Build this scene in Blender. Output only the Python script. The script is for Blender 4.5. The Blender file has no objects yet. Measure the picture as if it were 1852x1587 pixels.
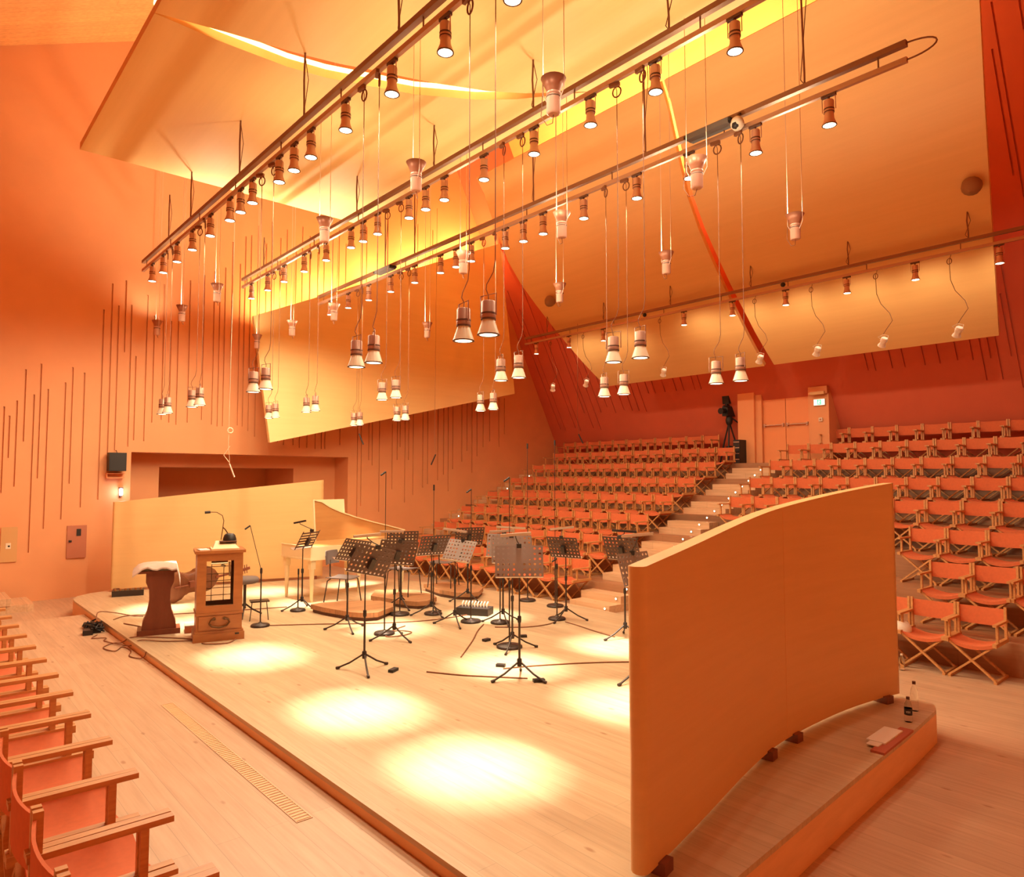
import bpy, math, random
from mathutils import Vector, Matrix
random.seed(7)
PI = math.pi
col = bpy.context.scene.collection
D = bpy.data
# ------------------------------------------------------------------ materials
def new_mat(name):
    m = D.materials.new(name); m.use_nodes = True
    nt = m.node_tree
    return m, nt, nt.nodes['Principled BSDF']
def plain(name, rgb, rough=.5, metal=0., noise=0., scale=8., bump=0.):
    m, nt, b = new_mat(name)
    b.inputs['Roughness'].default_value = rough
    b.inputs['Metallic'].default_value = metal
    b.inputs['Base Color'].default_value = (*rgb, 1)
    if noise or bump:
        tc = nt.nodes.new('ShaderNodeTexCoord'); n = nt.nodes.new('ShaderNodeTexNoise')
        n.inputs['Scale'].default_value = scale; n.inputs['Detail'].default_value = 4
        nt.links.new(tc.outputs['Object'], n.inputs['Vector'])
        if noise:
            r = nt.nodes.new('ShaderNodeValToRGB')
            r.color_ramp.elements[0].position = .3; r.color_ramp.elements[1].position = .7
            r.color_ramp.elements[0].color = (*[c*(1-noise) for c in rgb], 1)
            r.color_ramp.elements[1].color = (*[min(1, c*(1+noise*.6)) for c in rgb], 1)
            nt.links.new(n.outputs['Fac'], r.inputs['Fac']); nt.links.new(r.outputs['Color'], b.inputs['Base Color'])
        if bump:
            bp = nt.nodes.new('ShaderNodeBump'); bp.inputs['Strength'].default_value = bump
            nt.links.new(n.outputs['Fac'], bp.inputs['Height']); nt.links.new(bp.outputs['Normal'], b.inputs['Normal'])
    return m
def wood(name, rgb, stretch, var=.12, rough=.45, scale=1., coat=0.):
    """grain: noise stretched along one axis (stretch = scale per axis)"""
    m, nt, b = new_mat(name)
    b.inputs['Roughness'].default_value = rough
    tc = nt.nodes.new('ShaderNodeTexCoord'); mp = nt.nodes.new('ShaderNodeMapping')
    mp.inputs['Scale'].default_value = tuple(s*scale for s in stretch)
    n = nt.nodes.new('ShaderNodeTexNoise'); n.inputs['Scale'].default_value = 1; n.inputs['Detail'].default_value = 6
    n.inputs['Roughness'].default_value = .65
    r = nt.nodes.new('ShaderNodeValToRGB')
    r.color_ramp.elements[0].position = .28; r.color_ramp.elements[1].position = .72
    r.color_ramp.elements[0].color = (rgb[0]*(1-var*.8), rgb[1]*(1-var*1.2), rgb[2]*(1-var*1.5), 1)
    r.color_ramp.elements[1].color = (*[min(1, c*(1+var*.5)) for c in rgb], 1)
    nt.links.new(tc.outputs['Object'], mp.inputs['Vector']); nt.links.new(mp.outputs['Vector'], n.inputs['Vector'])
    nt.links.new(n.outputs['Fac'], r.inputs['Fac']); nt.links.new(r.outputs['Color'], b.inputs['Base Color'])
    return m
def planks(name, rgb, along='Y', width=.14, length=2.6, var=.10, rough=.38, seam=.55, knots=True):
    m, nt, b = new_mat(name); L = nt.links
    b.inputs['Roughness'].default_value = rough
    tc = nt.nodes.new('ShaderNodeTexCoord'); mp = nt.nodes.new('ShaderNodeMapping')
    if along == 'Y': mp.inputs['Rotation'].default_value = (0, 0, PI/2)
    L.new(tc.outputs['Object'], mp.inputs['Vector'])
    br = nt.nodes.new('ShaderNodeTexBrick')
    br.offset = .37; br.inputs['Scale'].default_value = 1
    br.inputs['Brick Width'].default_value = length; br.inputs['Row Height'].default_value = width
    br.inputs['Mortar Size'].default_value = .0022; br.inputs['Mortar Smooth'].default_value = .3
    br.inputs['Color1'].default_value = (*[c*(1-var) for c in rgb], 1)
    br.inputs['Color2'].default_value = (*[min(1, c*(1+var*.6)) for c in rgb], 1)
    br.inputs['Mortar'].default_value = (*[c*seam for c in rgb], 1)
    L.new(mp.outputs['Vector'], br.inputs['Vector'])
    m2 = nt.nodes.new('ShaderNodeMapping'); m2.inputs['Scale'].default_value = (1.6, 26, 26) if along == 'X' else (26, 1.6, 26)
    L.new(tc.outputs['Object'], m2.inputs['Vector'])
    n = nt.nodes.new('ShaderNodeTexNoise'); n.inputs['Scale'].default_value = 1; n.inputs['Detail'].default_value = 6
    L.new(m2.outputs['Vector'], n.inputs['Vector'])
    r = nt.nodes.new('ShaderNodeValToRGB')
    r.color_ramp.elements[0].position = .3; r.color_ramp.elements[1].position = .7
    r.color_ramp.elements[0].color = (.86, .80, .74, 1); r.color_ramp.elements[1].color = (1.05, 1.04, 1.02, 1)
    L.new(n.outputs['Fac'], r.inputs['Fac'])
    mx = nt.nodes.new('ShaderNodeMix'); mx.data_type = 'RGBA'; mx.blend_type = 'MULTIPLY'; mx.inputs[0].default_value = 1
    L.new(br.outputs['Color'], mx.inputs[6]); L.new(r.outputs['Color'], mx.inputs[7])
    out = mx.outputs[2]
    if knots:
        m3 = nt.nodes.new('ShaderNodeMapping'); m3.inputs['Scale'].default_value = (2.2, 5.5, 1) if along == 'X' else (5.5, 2.2, 1)
        L.new(tc.outputs['Object'], m3.inputs['Vector'])
        v = nt.nodes.new('ShaderNodeTexVoronoi'); v.inputs['Scale'].default_value = 1; v.inputs['Randomness'].default_value = 1
        L.new(m3.outputs['Vector'], v.inputs['Vector'])
        rk = nt.nodes.new('ShaderNodeValToRGB')
        rk.color_ramp.elements[0].position = .04; rk.color_ramp.elements[1].position = .11
        rk.color_ramp.elements[0].color = (.62, .45, .34, 1); rk.color_ramp.elements[1].color = (1, 1, 1, 1)
        L.new(v.outputs['Distance'], rk.inputs['Fac'])
        mk = nt.nodes.new('ShaderNodeMix'); mk.data_type = 'RGBA'; mk.blend_type = 'MULTIPLY'; mk.inputs[0].default_value = .8
        L.new(out, mk.inputs[6]); L.new(rk.outputs['Color'], mk.inputs[7]); out = mk.outputs[2]
    L.new(out, b.inputs['Base Color'])
    return m
def glow(name, rgb, strength):
    m, nt, b = new_mat(name)
    b.inputs['Base Color'].default_value = (*[min(1, c) for c in rgb], 1)
    b.inputs['Emission Color'].default_value = (*rgb, 1)
    b.inputs['Emission Strength'].default_value = strength
    try: m.cycles.emission_sampling = 'NONE'
    except Exception: pass
    return m
def glass(name, rgb, rough=.05):
    m, nt, b = new_mat(name)
    b.inputs['Base Color'].default_value = (*rgb, 1); b.inputs['Roughness'].default_value = rough
    b.inputs['Transmission Weight'].default_value = 1; b.inputs['IOR'].default_value = 1.15
    return m
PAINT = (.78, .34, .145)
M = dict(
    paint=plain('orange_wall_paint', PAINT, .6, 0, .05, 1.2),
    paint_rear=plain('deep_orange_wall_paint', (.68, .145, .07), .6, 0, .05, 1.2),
    paint_door=plain('orange_door_paint', (.82, .30, .11), .45),
    panel=wood('beech_veneer_panel', (.84, .49, .18), (9, .35, 9), .045, .55),
    panel_w=wood('beech_veneer_wall_panel', (.82, .57, .24), (.4, .4, 9), .045, .55),
    screen=wood('beech_veneer_screen', (.73, .44, .185), (.8, .8, 14), .05, .42),
    ceil=planks('ceiling_planks', (.80, .34, .11), 'X', .16, 4.5, .08, .6, .5, False),
    floor=planks('pine_floor', (.565, .375, .245), 'Y', .15, 3.2, .07, .38, .74),
    stage=planks('pine_stage', (.58, .43, .275), 'Y', .14, 3.0, .06, .38, .74),
    stair=planks('pine_stair', (.70, .45, .27), 'Y', .3, 3., .06, .45),
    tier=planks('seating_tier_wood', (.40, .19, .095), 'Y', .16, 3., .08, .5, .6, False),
    podium=planks('low_platform_wood', (.46, .23, .11), 'X', .12, 2., .12, .45, .6, False),
    riser=wood('stage_riser_wood', (.84, .47, .23), (3, 3, 20), .08, .5),
    canvas=plain('orange_canvas', (.64, .15, .052), .85, 0, .06, 30),
    oak=wood('chair_frame_wood', (.60, .30, .11), (4, 30, 30), .25, .45),
    alu=plain('brushed_aluminium', (.68, .40, .30), .4, .4), alu_warm=plain('copper_toned_aluminium', (.42, .22, .155), .45, .35), alu_shaded=plain('shaded_aluminium', (.40, .16, .09), .45, .3),  # the darkest aluminium has the uplight bells' shade put into its colour
    alu_white=plain('white_lacquer', (.80, .68, .52), .35), white=plain('bright_white_lacquer', (.95, .92, .85), .3),
    track=plain('anodised_track', (.50, .28, .18), .4, .5),
    conduit=plain('bronze_conduit', (.27, .12, .06), .45, .4),
    cable=plain('dark_cable', (.24, .085, .035), .6),
    wire=plain('pale_steel_wire', (.85, .62, .42), .4, .3),
    dark=plain('matt_dark_ring', (.12, .05, .03), .6),
    black=plain('black_plastic', (.018, .013, .012), .5),
    blackmetal=plain('black_steel', (.055, .04, .034), .4, .5),
    desk=plain('music_desk_steel', (.25, .19, .165), .4, .35),
    desk_shaded=plain('shaded_music_desk_steel', (.085, .042, .03), .45, .3),  # same steel with the shade of away-facing desks put into the colour
    grey=plain('grey_box', (.13, .105, .095), .5),
    led=plain('lamp_bar_metal', (.55, .46, .38), .35, .6),
    lens=glow('lit_lamp_lens', (1, .84, .56), 9.),
    lens_soft=glow('lit_pendant_lens', (1, .80, .50), 4.),
    cove=glow('cove_tube', (1, .72, .26), 3.2),
    steplamp=glow('lit_step_lamp', (1, .78, .42), 14.),
    blue=glow('cold_white_lamp', (.80, .88, 1.), 7.),
    exit_green=glow('exit_green', (.10, .62, .36), .9),
    exit_white=glow('exit_white', (.85, 1., .86), .9),
    brown=wood('dark_brown_wood', (.20, .055, .025), (6, 6, 2), .25, .4),
    cello=wood('varnished_cello_wood', (.17, .052, .016), (8, 8, 2), .3, .5),
    oakcab=wood('cabinet_wood', (.37, .135, .036), (3, 3, 14), .22, .4),
    cream=plain('cream_lacquer', (.80, .64, .38), .4),
    creamin=wood('lid_inner_wood', (.46, .22, .07), (1.2, 6, 6), .15, .45),
    cloth=plain('pale_grey_cloth', (.56, .42, .35), .9, 0, .06, 20),
    seatgrey=plain('grey_upholstery', (.16, .12, .11), .8),
    chrome=plain('chrome', (.85, .8, .72), .12, 1.),
    paper=plain('white_paper', (.85, .78, .68), .7),
    page_shade=plain('page_edge_shade', (.46, .11, .055), .6),
    redbox=plain('red_brown_panel', (.50, .17, .09), .5),
    clear=glass('clear_bottle', (.96, .93, .9)),
    pane=glass('thin_pane', (1, .98, .95), .02),
    brass=plain('dark_bronze', (.12, .06, .025), .35, .7),
    steel=plain('steel_bar', (.62, .44, .34), .35, .7),
    brown_ball=plain('brown_speaker_cloth', (.33, .17, .08), .8),
    woodplate=plain('pale_socket_plate', (.66, .36, .14), .5),
)
# ------------------------------------------------------------------ mesh builder
class MB:
    def __init__(s): s.v = []; s.f = []; s.sm = []
    def add(s, vs, fs, smooth=False):
        o = len(s.v); s.v += [tuple(p) for p in vs]
        for f in fs: s.f.append(tuple(i+o for i in f)); s.sm.append(smooth)
        return s
    def box(s, x0, x1, y0, y1, z0, z1, m=None):
        vs = [Vector((x, y, z)) for z in (z0, z1) for y in (y0, y1) for x in (x0, x1)]
        if m: vs = [m @ p for p in vs]
        return s.add(vs, [(0, 2, 3, 1), (4, 5, 7, 6), (0, 1, 5, 4), (2, 6, 7, 3), (0, 4, 6, 2), (1, 3, 7, 5)])
    def bar(s, a, b, w, h, up=(0, 0, 1)):
        a = Vector(a); b = Vector(b); d = (b-a).normalized(); up = Vector(up)
        if abs(d.dot(up)) > .99: up = Vector((1, 0, 0))
        sx = d.cross(up).normalized()*w/2; sz = sx.cross(d).normalized()*h/2
        vs = [p+i*sx+j*sz for p in (a, b) for j in (-1, 1) for i in (-1, 1)]
        return s.add(vs, [(0, 1, 3, 2), (4, 6, 7, 5), (0, 4, 5, 1), (2, 3, 7, 6), (0, 2, 6, 4), (1, 5, 7, 3)])
    def tube(s, pts, r, n=6, cap=True, closed=False):
        pts = [Vector(p) for p in pts]; rings = []; prev = None; N = len(pts)
        for i, p in enumerate(pts):
            if closed: d = (pts[(i+1) % N]-pts[i-1]).normalized()
            else: d = (pts[min(i+1, N-1)]-pts[max(i-1, 0)]).normalized()
            if prev is None:
                t = Vector((0, 0, 1)) if abs(d.z) < .9 else Vector((1, 0, 0)); prev = d.cross(t).normalized()
            a = (prev-d*prev.dot(d)).normalized(); prev = a; b = d.cross(a)
            rr = r[i] if isinstance(r, (list, tuple)) else r
            rings.append([p+(a*math.cos(2*PI*k/n)+b*math.sin(2*PI*k/n))*rr for k in range(n)])
        vs = [q for g in rings for q in g]; fs = []
        for i in range(N if closed else N-1):
            j = (i+1) % N
            for k in range(n): fs.append((i*n+k, i*n+(k+1) % n, j*n+(k+1) % n, j*n+k))
        s.add(vs, fs, True)
        if cap and not closed:
            s.add(rings[0], [tuple(range(n))[::-1]]); s.add(rings[-1], [tuple(range(n))])
        return s
    def lathe(s, prof, n=14, m=None, cap=True):
        vs = []; fs = []
        for r, z in prof:
            for k in range(n): vs.append(Vector((r*math.cos(2*PI*k/n), r*math.sin(2*PI*k/n), z)))
        if m: vs = [m @ p for p in vs]
        for i in range(len(prof)-1):
            for k in range(n): fs.append((i*n+k, i*n+(k+1) % n, (i+1)*n+(k+1) % n, (i+1)*n+k))
        s.add(vs, fs, True)
        if cap:
            if prof[0][0] > 1e-4: s.add(vs[:n], [tuple(range(n))[::-1]])
            if prof[-1][0] > 1e-4: s.add(vs[-n:], [tuple(range(n))])
        return s
    def disc(s, r, z, n=16, down=True, m=None):
        vs = [Vector((r*math.cos(2*PI*k/n), r*math.sin(2*PI*k/n), z)) for k in range(n)]
        if m: vs = [m @ p for p in vs]
        f = tuple(range(n))
        return s.add(vs, [f[::-1] if down else f])
    def prism(s, poly, z0, z1, m=None):
        n = len(poly); vs = [Vector((x, y, z)) for z in (z0, z1) for x, y in poly]
        if m: vs = [m @ p for p in vs]
        fs = [tuple(range(n))[::-1], tuple(range(n, 2*n))]
        fs += [(i, (i+1) % n, n+(i+1) % n, n+i) for i in range(n)]
        return s.add(vs, fs)
    def sheet(s, grid, th, nrm=None):
        """solid from a grid of points, thickness th along nrm (vector) or local normals"""
        R, Cn = len(grid), len(grid[0]); top = [Vector(p) for row in grid for p in row]
        off = []
        for i in range(R):
            for j in range(Cn):
                if nrm: off.append(Vector(nrm)*th)
                else:
                    a = top[min(i+1, R-1)*Cn+j]-top[max(i-1, 0)*Cn+j]; b = top[i*Cn+min(j+1, Cn-1)]-top[i*Cn+max(j-1, 0)]
                    off.append(a.cross(b).normalized()*th)
        bot = [p+o for p, o in zip(top, off)]; N = R*Cn
        fs = []
        for i in range(R-1):
            for j in range(Cn-1):
                a, b, c, d = i*Cn+j, i*Cn+j+1, (i+1)*Cn+j+1, (i+1)*Cn+j
                fs += [(a, d, c, b), (N+a, N+b, N+c, N+d)]
        ring = [j for j in range(Cn)]+[i*Cn+Cn-1 for i in range(1, R)]+[(R-1)*Cn+j for j in range(Cn-2, -1, -1)]+[i*Cn for i in range(R-2, 0, -1)]
        sd = [(ring[k], ring[(k+1) % len(ring)], N+ring[(k+1) % len(ring)], N+ring[k]) for k in range(len(ring))]
        s.add(top+bot, fs, True)
        s.add(top+bot, sd, False)
        return s
    def mesh(s, name, mat):
        me = D.meshes.new(name); me.from_pydata(s.v, [], s.f)
        me.polygons.foreach_set('use_smooth', s.sm)
        me.materials.append(M[mat] if isinstance(mat, str) else mat); me.update()
        return me
    def build(s, name, mat, parent=None):
        return link(name, s.mesh(name, mat), parent)
def link(name, data, parent=None):
    o = D.objects.new(name, data); col.objects.link(o)
    if parent: o.parent = parent
    return o
def tag(o, label=None, cat=None, group=None, kind=None):
    if label: o['label'] = label
    if cat: o['category'] = cat
    if group: o['group'] = group
    if kind: o['kind'] = kind
    return o
def thing(name, label, cat, loc=(0, 0, 0), rz=0., group=None):
    o = D.objects.new(name, None); col.objects.link(o); o.location = loc; o.rotation_euler = (0, 0, rz)
    return tag(o, label, cat, group)
KIDS = {}
def kids(o):
    if o.name not in KIDS: KIDS[o.name] = [c for c in o.children]
    return KIDS[o.name]
def dup(o, loc, rz, label, group=None, parent=None):
    c = o.copy(); col.objects.link(c)
    if parent is None:
        c.location = loc; c.rotation_euler = (0, 0, rz)
        if label: c['label'] = label
        if group: c['group'] = group
    else: c.parent = parent
    for ch in kids(o): dup(ch, None, None, None, None, c)
    return c
def struct(name, mb, mat): return tag(mb.build(name, mat), kind='structure')
ORD = ['zeroth', 'first', 'second', 'third', 'fourth', 'fifth', 'sixth', 'seventh', 'eighth', 'ninth', 'tenth', 'eleventh', 'twelfth',
       'thirteenth', 'fourteenth', 'fifteenth', 'sixteenth', 'seventeenth', 'eighteenth', 'nineteenth', 'twentieth', 'twenty-first']
SZ = .29      # stage floor
PZ = .195      # raised side floor
# ------------------------------------------------------------------ setting
mb = MB(); mb.box(-2.6, 18.2, -2.4, 20.2, -.2, 0); struct('floor', mb, 'floor')
mb = MB(); mb.box(-2.5, 2.315, 3.15, 13.05, 0, PZ); struct('floor_side', mb, 'floor')
# audience tiers
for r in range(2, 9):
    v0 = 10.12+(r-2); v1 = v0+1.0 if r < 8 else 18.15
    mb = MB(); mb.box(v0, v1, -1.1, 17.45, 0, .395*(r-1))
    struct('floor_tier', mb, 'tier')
# left side wall with recessed slots and doorway recess
LG = [(1.45, 2.1, 3.75), (1.54, 2.77, 3.58), (1.65, 2.22, 3.88), (1.77, 3.09, 4.5), (1.92, 0.94, 4.02), (2.02, 2.38, 4.64), (2.15, 1.39, 4.15), (2.44, 1.56, 4.31), (2.56, 2.27, 4.63), (2.77, 1.79, 4.54), (3.08, 1.94, 5.91), (3.23, 2.76, 6.49), (3.36, 2.96, 6.04), (3.49, 5.06, 6.61), (3.61, 3.05, 6.1), (3.72, 3.19, 5.0), (3.92, 3.18, 6.37), (4.07, 3.59, 5.94), (4.26, 3.66, 6.68), (4.42, 3.61, 5.88), (4.57, 3.57, 6.03), (4.81, 3.63, 6.88), (5.12, 3.71, 7.07), (5.35, 3.62, 7.21), (5.48, 3.58, 6.93), (5.6, 3.59, 7.35), (5.76, 4.12, 8.01), (5.95, 3.63, 7.52), (6.07, 3.61, 8.22), (6.21, 3.51, 8.28), (6.38, 3.38, 8.56), (6.59, 4.61, 8.17), (6.73, 3.26, 8.76), (6.96, 3.27, 8.4), (7.13, 3.21, 8.66), (7.38, 3.21, 8.22), (7.55, 3.15, 8.84), (7.76, 3.16, 8.67), (7.99, 3.13, 8.29), (8.17, 3.14, 9.07), (8.27, 3.14, 4.76), (8.42, 4.78, 8.76), (8.61, 4.8, 9.04), (8.71, 3.26, 4.8), (8.82, 4.81, 8.71), (9.0, 4.83, 9.37), (9.25, 1.24, 4.54), (9.37, 1.63, 4.55), (9.47, 4.88, 9.34), (9.61, 2.88, 4.58), (9.72, 2.73, 4.58), (9.95, 1.46, 4.6), (10.17, 5.1, 9.76), (10.38, 2.07, 4.64), (10.55, 2.9, 4.65), (10.65, 3.27, 4.66), (10.82, 1.69, 4.67), (10.95, 2.91, 4.69), (11.11, 1.9, 4.7), (11.22, 5.36, 9.88), (11.46, 2.11, 4.73), (11.64, 2.21, 4.74), (11.78, 5.42, 9.85), (12.02, 2.32, 4.77), (12.24, 2.49, 4.79), (12.42, 1.99, 4.81), (12.6, 2.66, 4.82), (12.96, 2.89, 4.85), (13.17, 3.23, 4.87), (13.38, 2.55, 4.89), (13.59, 3.07, 4.9), (13.85, 3.37, 4.92), (14.13, 3.56, 4.95), (14.54, 3.39, 4.98), (14.79, 3.82, 5.0)]
def lw(s, z, d=0.): return Vector((s, 16.25+.066*s+d, z))
def slotted_wall(mb, P, s0, s1, z0, z1, slots, hole=None, w=.015, dep=.035):
    """wall strips between recessed vertical slots; P(s,z,d) gives the point"""
    ev = sorted([(s-w, s+w, a, b) for s, a, b in slots])
    cuts = [s0]; cols = []
    cur = s0
    def strip(a, b):
        edges = [a, b]
        if hole: edges = sorted(set([a, b]+[h for h in hole[:2] if a < h < b]))
        for i in range(len(edges)-1):
            p, q = edges[i], edges[i+1]
            zb = hole[2] if hole and hole[0]-1e-6 <= p and q <= hole[1]+1e-6 else z0
            mb.add([P(p, zb, 0), P(q, zb, 0), P(q, z1, 0), P(p, z1, 0)], [(0, 1, 2, 3)])
    for a, b, za, zb in ev:
        if a < cur+.005: continue
        strip(cur, a)
        base = hole[2] if hole and hole[0] < a and b < hole[1] else z0
        mb.add([P(a, base, 0), P(b, base, 0), P(b, za, 0), P(a, za, 0)], [(0, 1, 2, 3)])
        mb.add([P(a, zb, 0), P(b, zb, 0), P(b, z1, 0), P(a, z1, 0)], [(0, 1, 2, 3)])
        q = [P(a, za, 0), P(b, za, 0), P(b, zb, 0), P(a, zb, 0), P(a, za, dep), P(b, za, dep), P(b, zb, dep), P(a, zb, dep)]
        mb.add(q, [(4, 5, 6, 7), (0, 1, 5, 4), (1, 2, 6, 5), (2, 3, 7, 6), (3, 0, 4, 7)])
        cur = b
    strip(cur, s1)
mb = MB()
HL = (3.69, 8.97, 2.94)
LGs = [(s, a, b) for s, a, b in LG if not (abs(s-HL[0]) < .03 or abs(s-HL[1]) < .04)]
slotted_wall(mb, lw, -2.5, 18.2, 0, 15, LGs, HL)
def quad(mb, *p): mb.add(p, [tuple(range(len(p)))])
a, b, h = HL; d = .75; e = 2.6; ia, ib, ih = 4.45, 7.75, 2.64
quad(mb, lw(a, 0), lw(a, 0, d), lw(a, h, d), lw(a, h)); quad(mb, lw(b, 0), lw(b, h), lw(b, h, d), lw(b, 0, d))
quad(mb, lw(a, h), lw(a, h, d), lw(b, h, d), lw(b, h))
quad(mb, lw(a, 0, d), lw(ia, 0, d), lw(ia, h, d), lw(a, h, d)); quad(mb, lw(ib, 0, d), lw(b, 0, d), lw(b, h, d), lw(ib, h, d))
quad(mb, lw(ia, ih, d), lw(ib, ih, d), lw(ib, h, d), lw(ia, h, d))
quad(mb, lw(ia, 0, d), lw(ia, 0, e), lw(ia, ih, e), lw(ia, ih, d)); quad(mb, lw(ib, 0, d), lw(ib, ih, d), lw(ib, ih, e), lw(ib, 0, e))
quad(mb, lw(ia, ih, d), lw(ia, ih, e), lw(ib, ih, e), lw(ib, ih, d)); quad(mb, lw(ia, 0, e), lw(ib, 0, e), lw(ib, ih, e), lw(ia, ih, e))
struct('wall_left', mb, 'paint')
# leaning rear wall with slots
RG = [(2.8, 9.88, 10.6), (3.17, 7.49, 10.42), (3.27, 7.86, 9.79), (3.69, 4.21, 6.69), (3.79, 4.82, 5.98), (4.0, 4.4, 6.07), (4.14, 4.83, 6.08), (4.28, 4.41, 6.07), (4.45, 4.83, 6.06), (4.73, 4.86, 6.08), (5.06, 4.83, 6.08), (5.35, 4.83, 6.09), (5.75, 4.84, 6.09), (6.01, 4.84, 6.08), (6.37, 4.83, 6.08), (6.53, 4.85, 6.08), (10.97, 4.85, 6.09), (11.17, 4.85, 6.09), (11.53, 4.86, 6.08), (11.78, 4.88, 6.09), (12.17, 4.88, 6.11), (12.52, 4.86, 6.1), (12.76, 4.89, 6.1), (13.06, 4.39, 6.08), (13.32, 4.43, 6.1), (13.57, 4.45, 6.09), (13.88, 4.49, 6.11), (14.24, 4.43, 6.35), (14.51, 4.63, 6.63), (14.83, 4.49, 7.35), (15.09, 3.96, 8.38), (15.39, 4.03, 7.85), (15.54, 4.51, 8.64), (15.99, 3.96, 7.42), (16.18, 4.07, 9.37), (16.67, 3.99, 7.88), (16.89, 4.06, 8.48)]
def rw(u, z, d=0.): return Vector((17.8-.55*(z-2.7)+d, u, z))
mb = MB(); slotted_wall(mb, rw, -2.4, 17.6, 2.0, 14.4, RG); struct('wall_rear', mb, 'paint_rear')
mb = MB(); quad(mb, (-2.6, -1.15, 0), (18.2, -1.15, 0), (18.2, -1.15, 15), (-2.6, -1.15, 15)); struct('wall_right', mb, 'paint')
mb = MB(); quad(mb, (-2.5, -2.4, 0), (-2.5, -2.4, 15), (-2.5, 17.6, 15), (-2.5, 17.6, 0)); struct('wall_near', mb, 'paint')
mb = MB(); quad(mb, (-2.6, -2.4, 8.865), (-2.6, 17.6, 8.865), (8.27, 17.6, 14.3), (8.27, -2.4, 14.3))
quad(mb, (8.27, -2.4, 14.3), (8.27, 17.6, 14.3), (11.6, 17.6, 14.3), (11.6, -2.4, 14.3)); struct('ceiling', mb, 'ceil')
mb = MB(); quad(mb, *[rw(u, z, -.04) for u, z in ((5.0, 9.6), (14.6, 9.6), (14.6, 14.2), (5.0, 14.2))]); struct('added_pale_panel_1', mb, 'panel')  # pale panel added over the red wall so the lit strip turns yellow
# rear double door in its projecting frame
mb = MB()
mb.box(16.70, 17.95, 9.45, 9.92, 2.77, 4.62); mb.box(16.78, 17.95, 9.28, 9.45, 2.77, 4.98)
mb.box(16.70, 17.95, 7.50, 7.96, 2.77, 4.60); mb.box(16.78, 17.95, 7.96, 8.04, 2.77, 4.98); mb.box(16.62, 17.95, 7.96, 9.45, 4.86, 5.02)
mb.box(16.62, 16.72, 7.50, 7.96, 4.42, 4.60)
door = struct('door_1', mb, 'paint')
for u0, u1 in ((8.045, 8.66), (8.675, 9.275)):
    mb = MB(); mb.box(16.86, 16.92, u0, u1, 2.78, 4.85); lf = mb.build('door_leaf', 'paint_door', door)
    mb = MB(); mb.tube([(16.80, u0+.04, 3.74), (16.80, u1-.04, 3.74)], .018, 8); mb.box(16.80, 16.87, u0+.03, u0+.07, 3.70, 3.78); mb.box(16.80, 16.87, u1-.07, u1-.03, 3.70, 3.78)
    mb.build('push_bar', 'steel', lf)
# ------------------------------------------------------------------ stage
def vback(u): return 8.48-1.2*((u-8.25)/5.95)**2
poly = [(2.32, 2.06), (3.36, 2.06), (4.94, 2.16), (6.24, 2.23), (7.12, 2.30), (7.27, 2.36), (7.33, 2.46), (7.34, 2.6)]
poly += [(vback(u), u) for u in [3.2+.55*i for i in range(20)]]
poly += [(7.2, 14.1), (6.1, 14.4), (5.2, 14.6), (4.0, 14.78), (3.05, 14.85), (2.7, 14.72), (2.45, 14.5), (2.34, 14.2), (2.32, 13.9)]
st = thing('stage', 'low pale pine stage platform with curved back edge and brown risers', 'stage')
mb = MB(); n = len(poly)
mb.add([(x, y, z) for z in (0, SZ-.035) for x, y in poly], [(i, (i+1) % n, n+(i+1) % n, n+i) for i in range(n)]); mb.build('stage_riser', 'riser', st)
mb = MB(); mb.prism(poly, SZ-.035, SZ); mb.build('stage_deck', 'stage', st)
# ventilation grille in the side floor
g = thing('floor_grille', 'long narrow slotted ventilation grille set in the side floor before the stage', 'grille', (2.03, 5.85, PZ))
mb = MB(); mb.box(-.055, -.048, -1.53, 1.53, 0, .004); mb.box(.048, .055, -1.53, 1.53, 0, .004)
mb.box(-.05, .05, -1.53, -1.52, 0, .004); mb.box(-.05, .05, 1.52, 1.53, 0, .004); mb.build('frame', 'stair', g)
mb = MB()
for i in range(76): y = -1.5+i*.04; mb.box(-.047, .047, y-.009, y+.009, 0, .003)
mb.build('slots', 'riser', g)
# steps at the far left
ls = thing('side_stair', 'small wooden steps climbing beside the left wall behind the side floor', 'stairs', (0, 0, 0))
for i in range(4):
    mb = MB(); mb.box(-.6, 1.9-.34*i, 15.2-.02*i, 16.19, .128*i, .128*(i+1)); mb.build('step', 'stair', ls)
# aisle stair, wall stair (three steps to a tier)
def aisle(k): return 8.17+.012*k, 9.12+.022*k
sa = thing('aisle_stair', 'pale wooden aisle steps climbing between the two seating blocks to the rear door', 'stairs')
sw = thing('wall_stair', 'narrow pale wooden steps along the left wall beside the seat rows', 'stairs')
LAMPS = []
for k in range(1, 21):
    if k % 3 == 0: z0 = .132*(k-1)
    r = (k-1)//3                                   # tier index the step stands on (0 = floor)
    v0 = 9.45+(k-1)/3.; v1 = 10.12+r; zt = .1317*k
    ua, ub = aisle(k)
    if k % 3:
        mb = MB(); mb.box(v0, v1, ua, ub, .395*r, zt); mb.build('step', 'stair', sa)
        if k < 20:
            mb = MB(); mb.box(v0, v1, 15.98+.02*k, 16.25+.066*v0-.02, .395*r, zt); mb.build('step', 'stair', sw)
    LAMPS.append((v0-.012, 8.27+.0265*(k-1), zt-.05, k))
mb = MB(); mb.lathe([(.016, 0), (.016, .008)], 10, Matrix.Rotation(-PI/2, 4, 'Y')); sl_me = mb.mesh('step_lamp', 'steplamp')
mb = MB(); mb.lathe([(.024, -.004), (.024, .004)], 10, Matrix.Rotation(-PI/2, 4, 'Y')); rim_me = mb.mesh('rim', 'steel')
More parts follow.
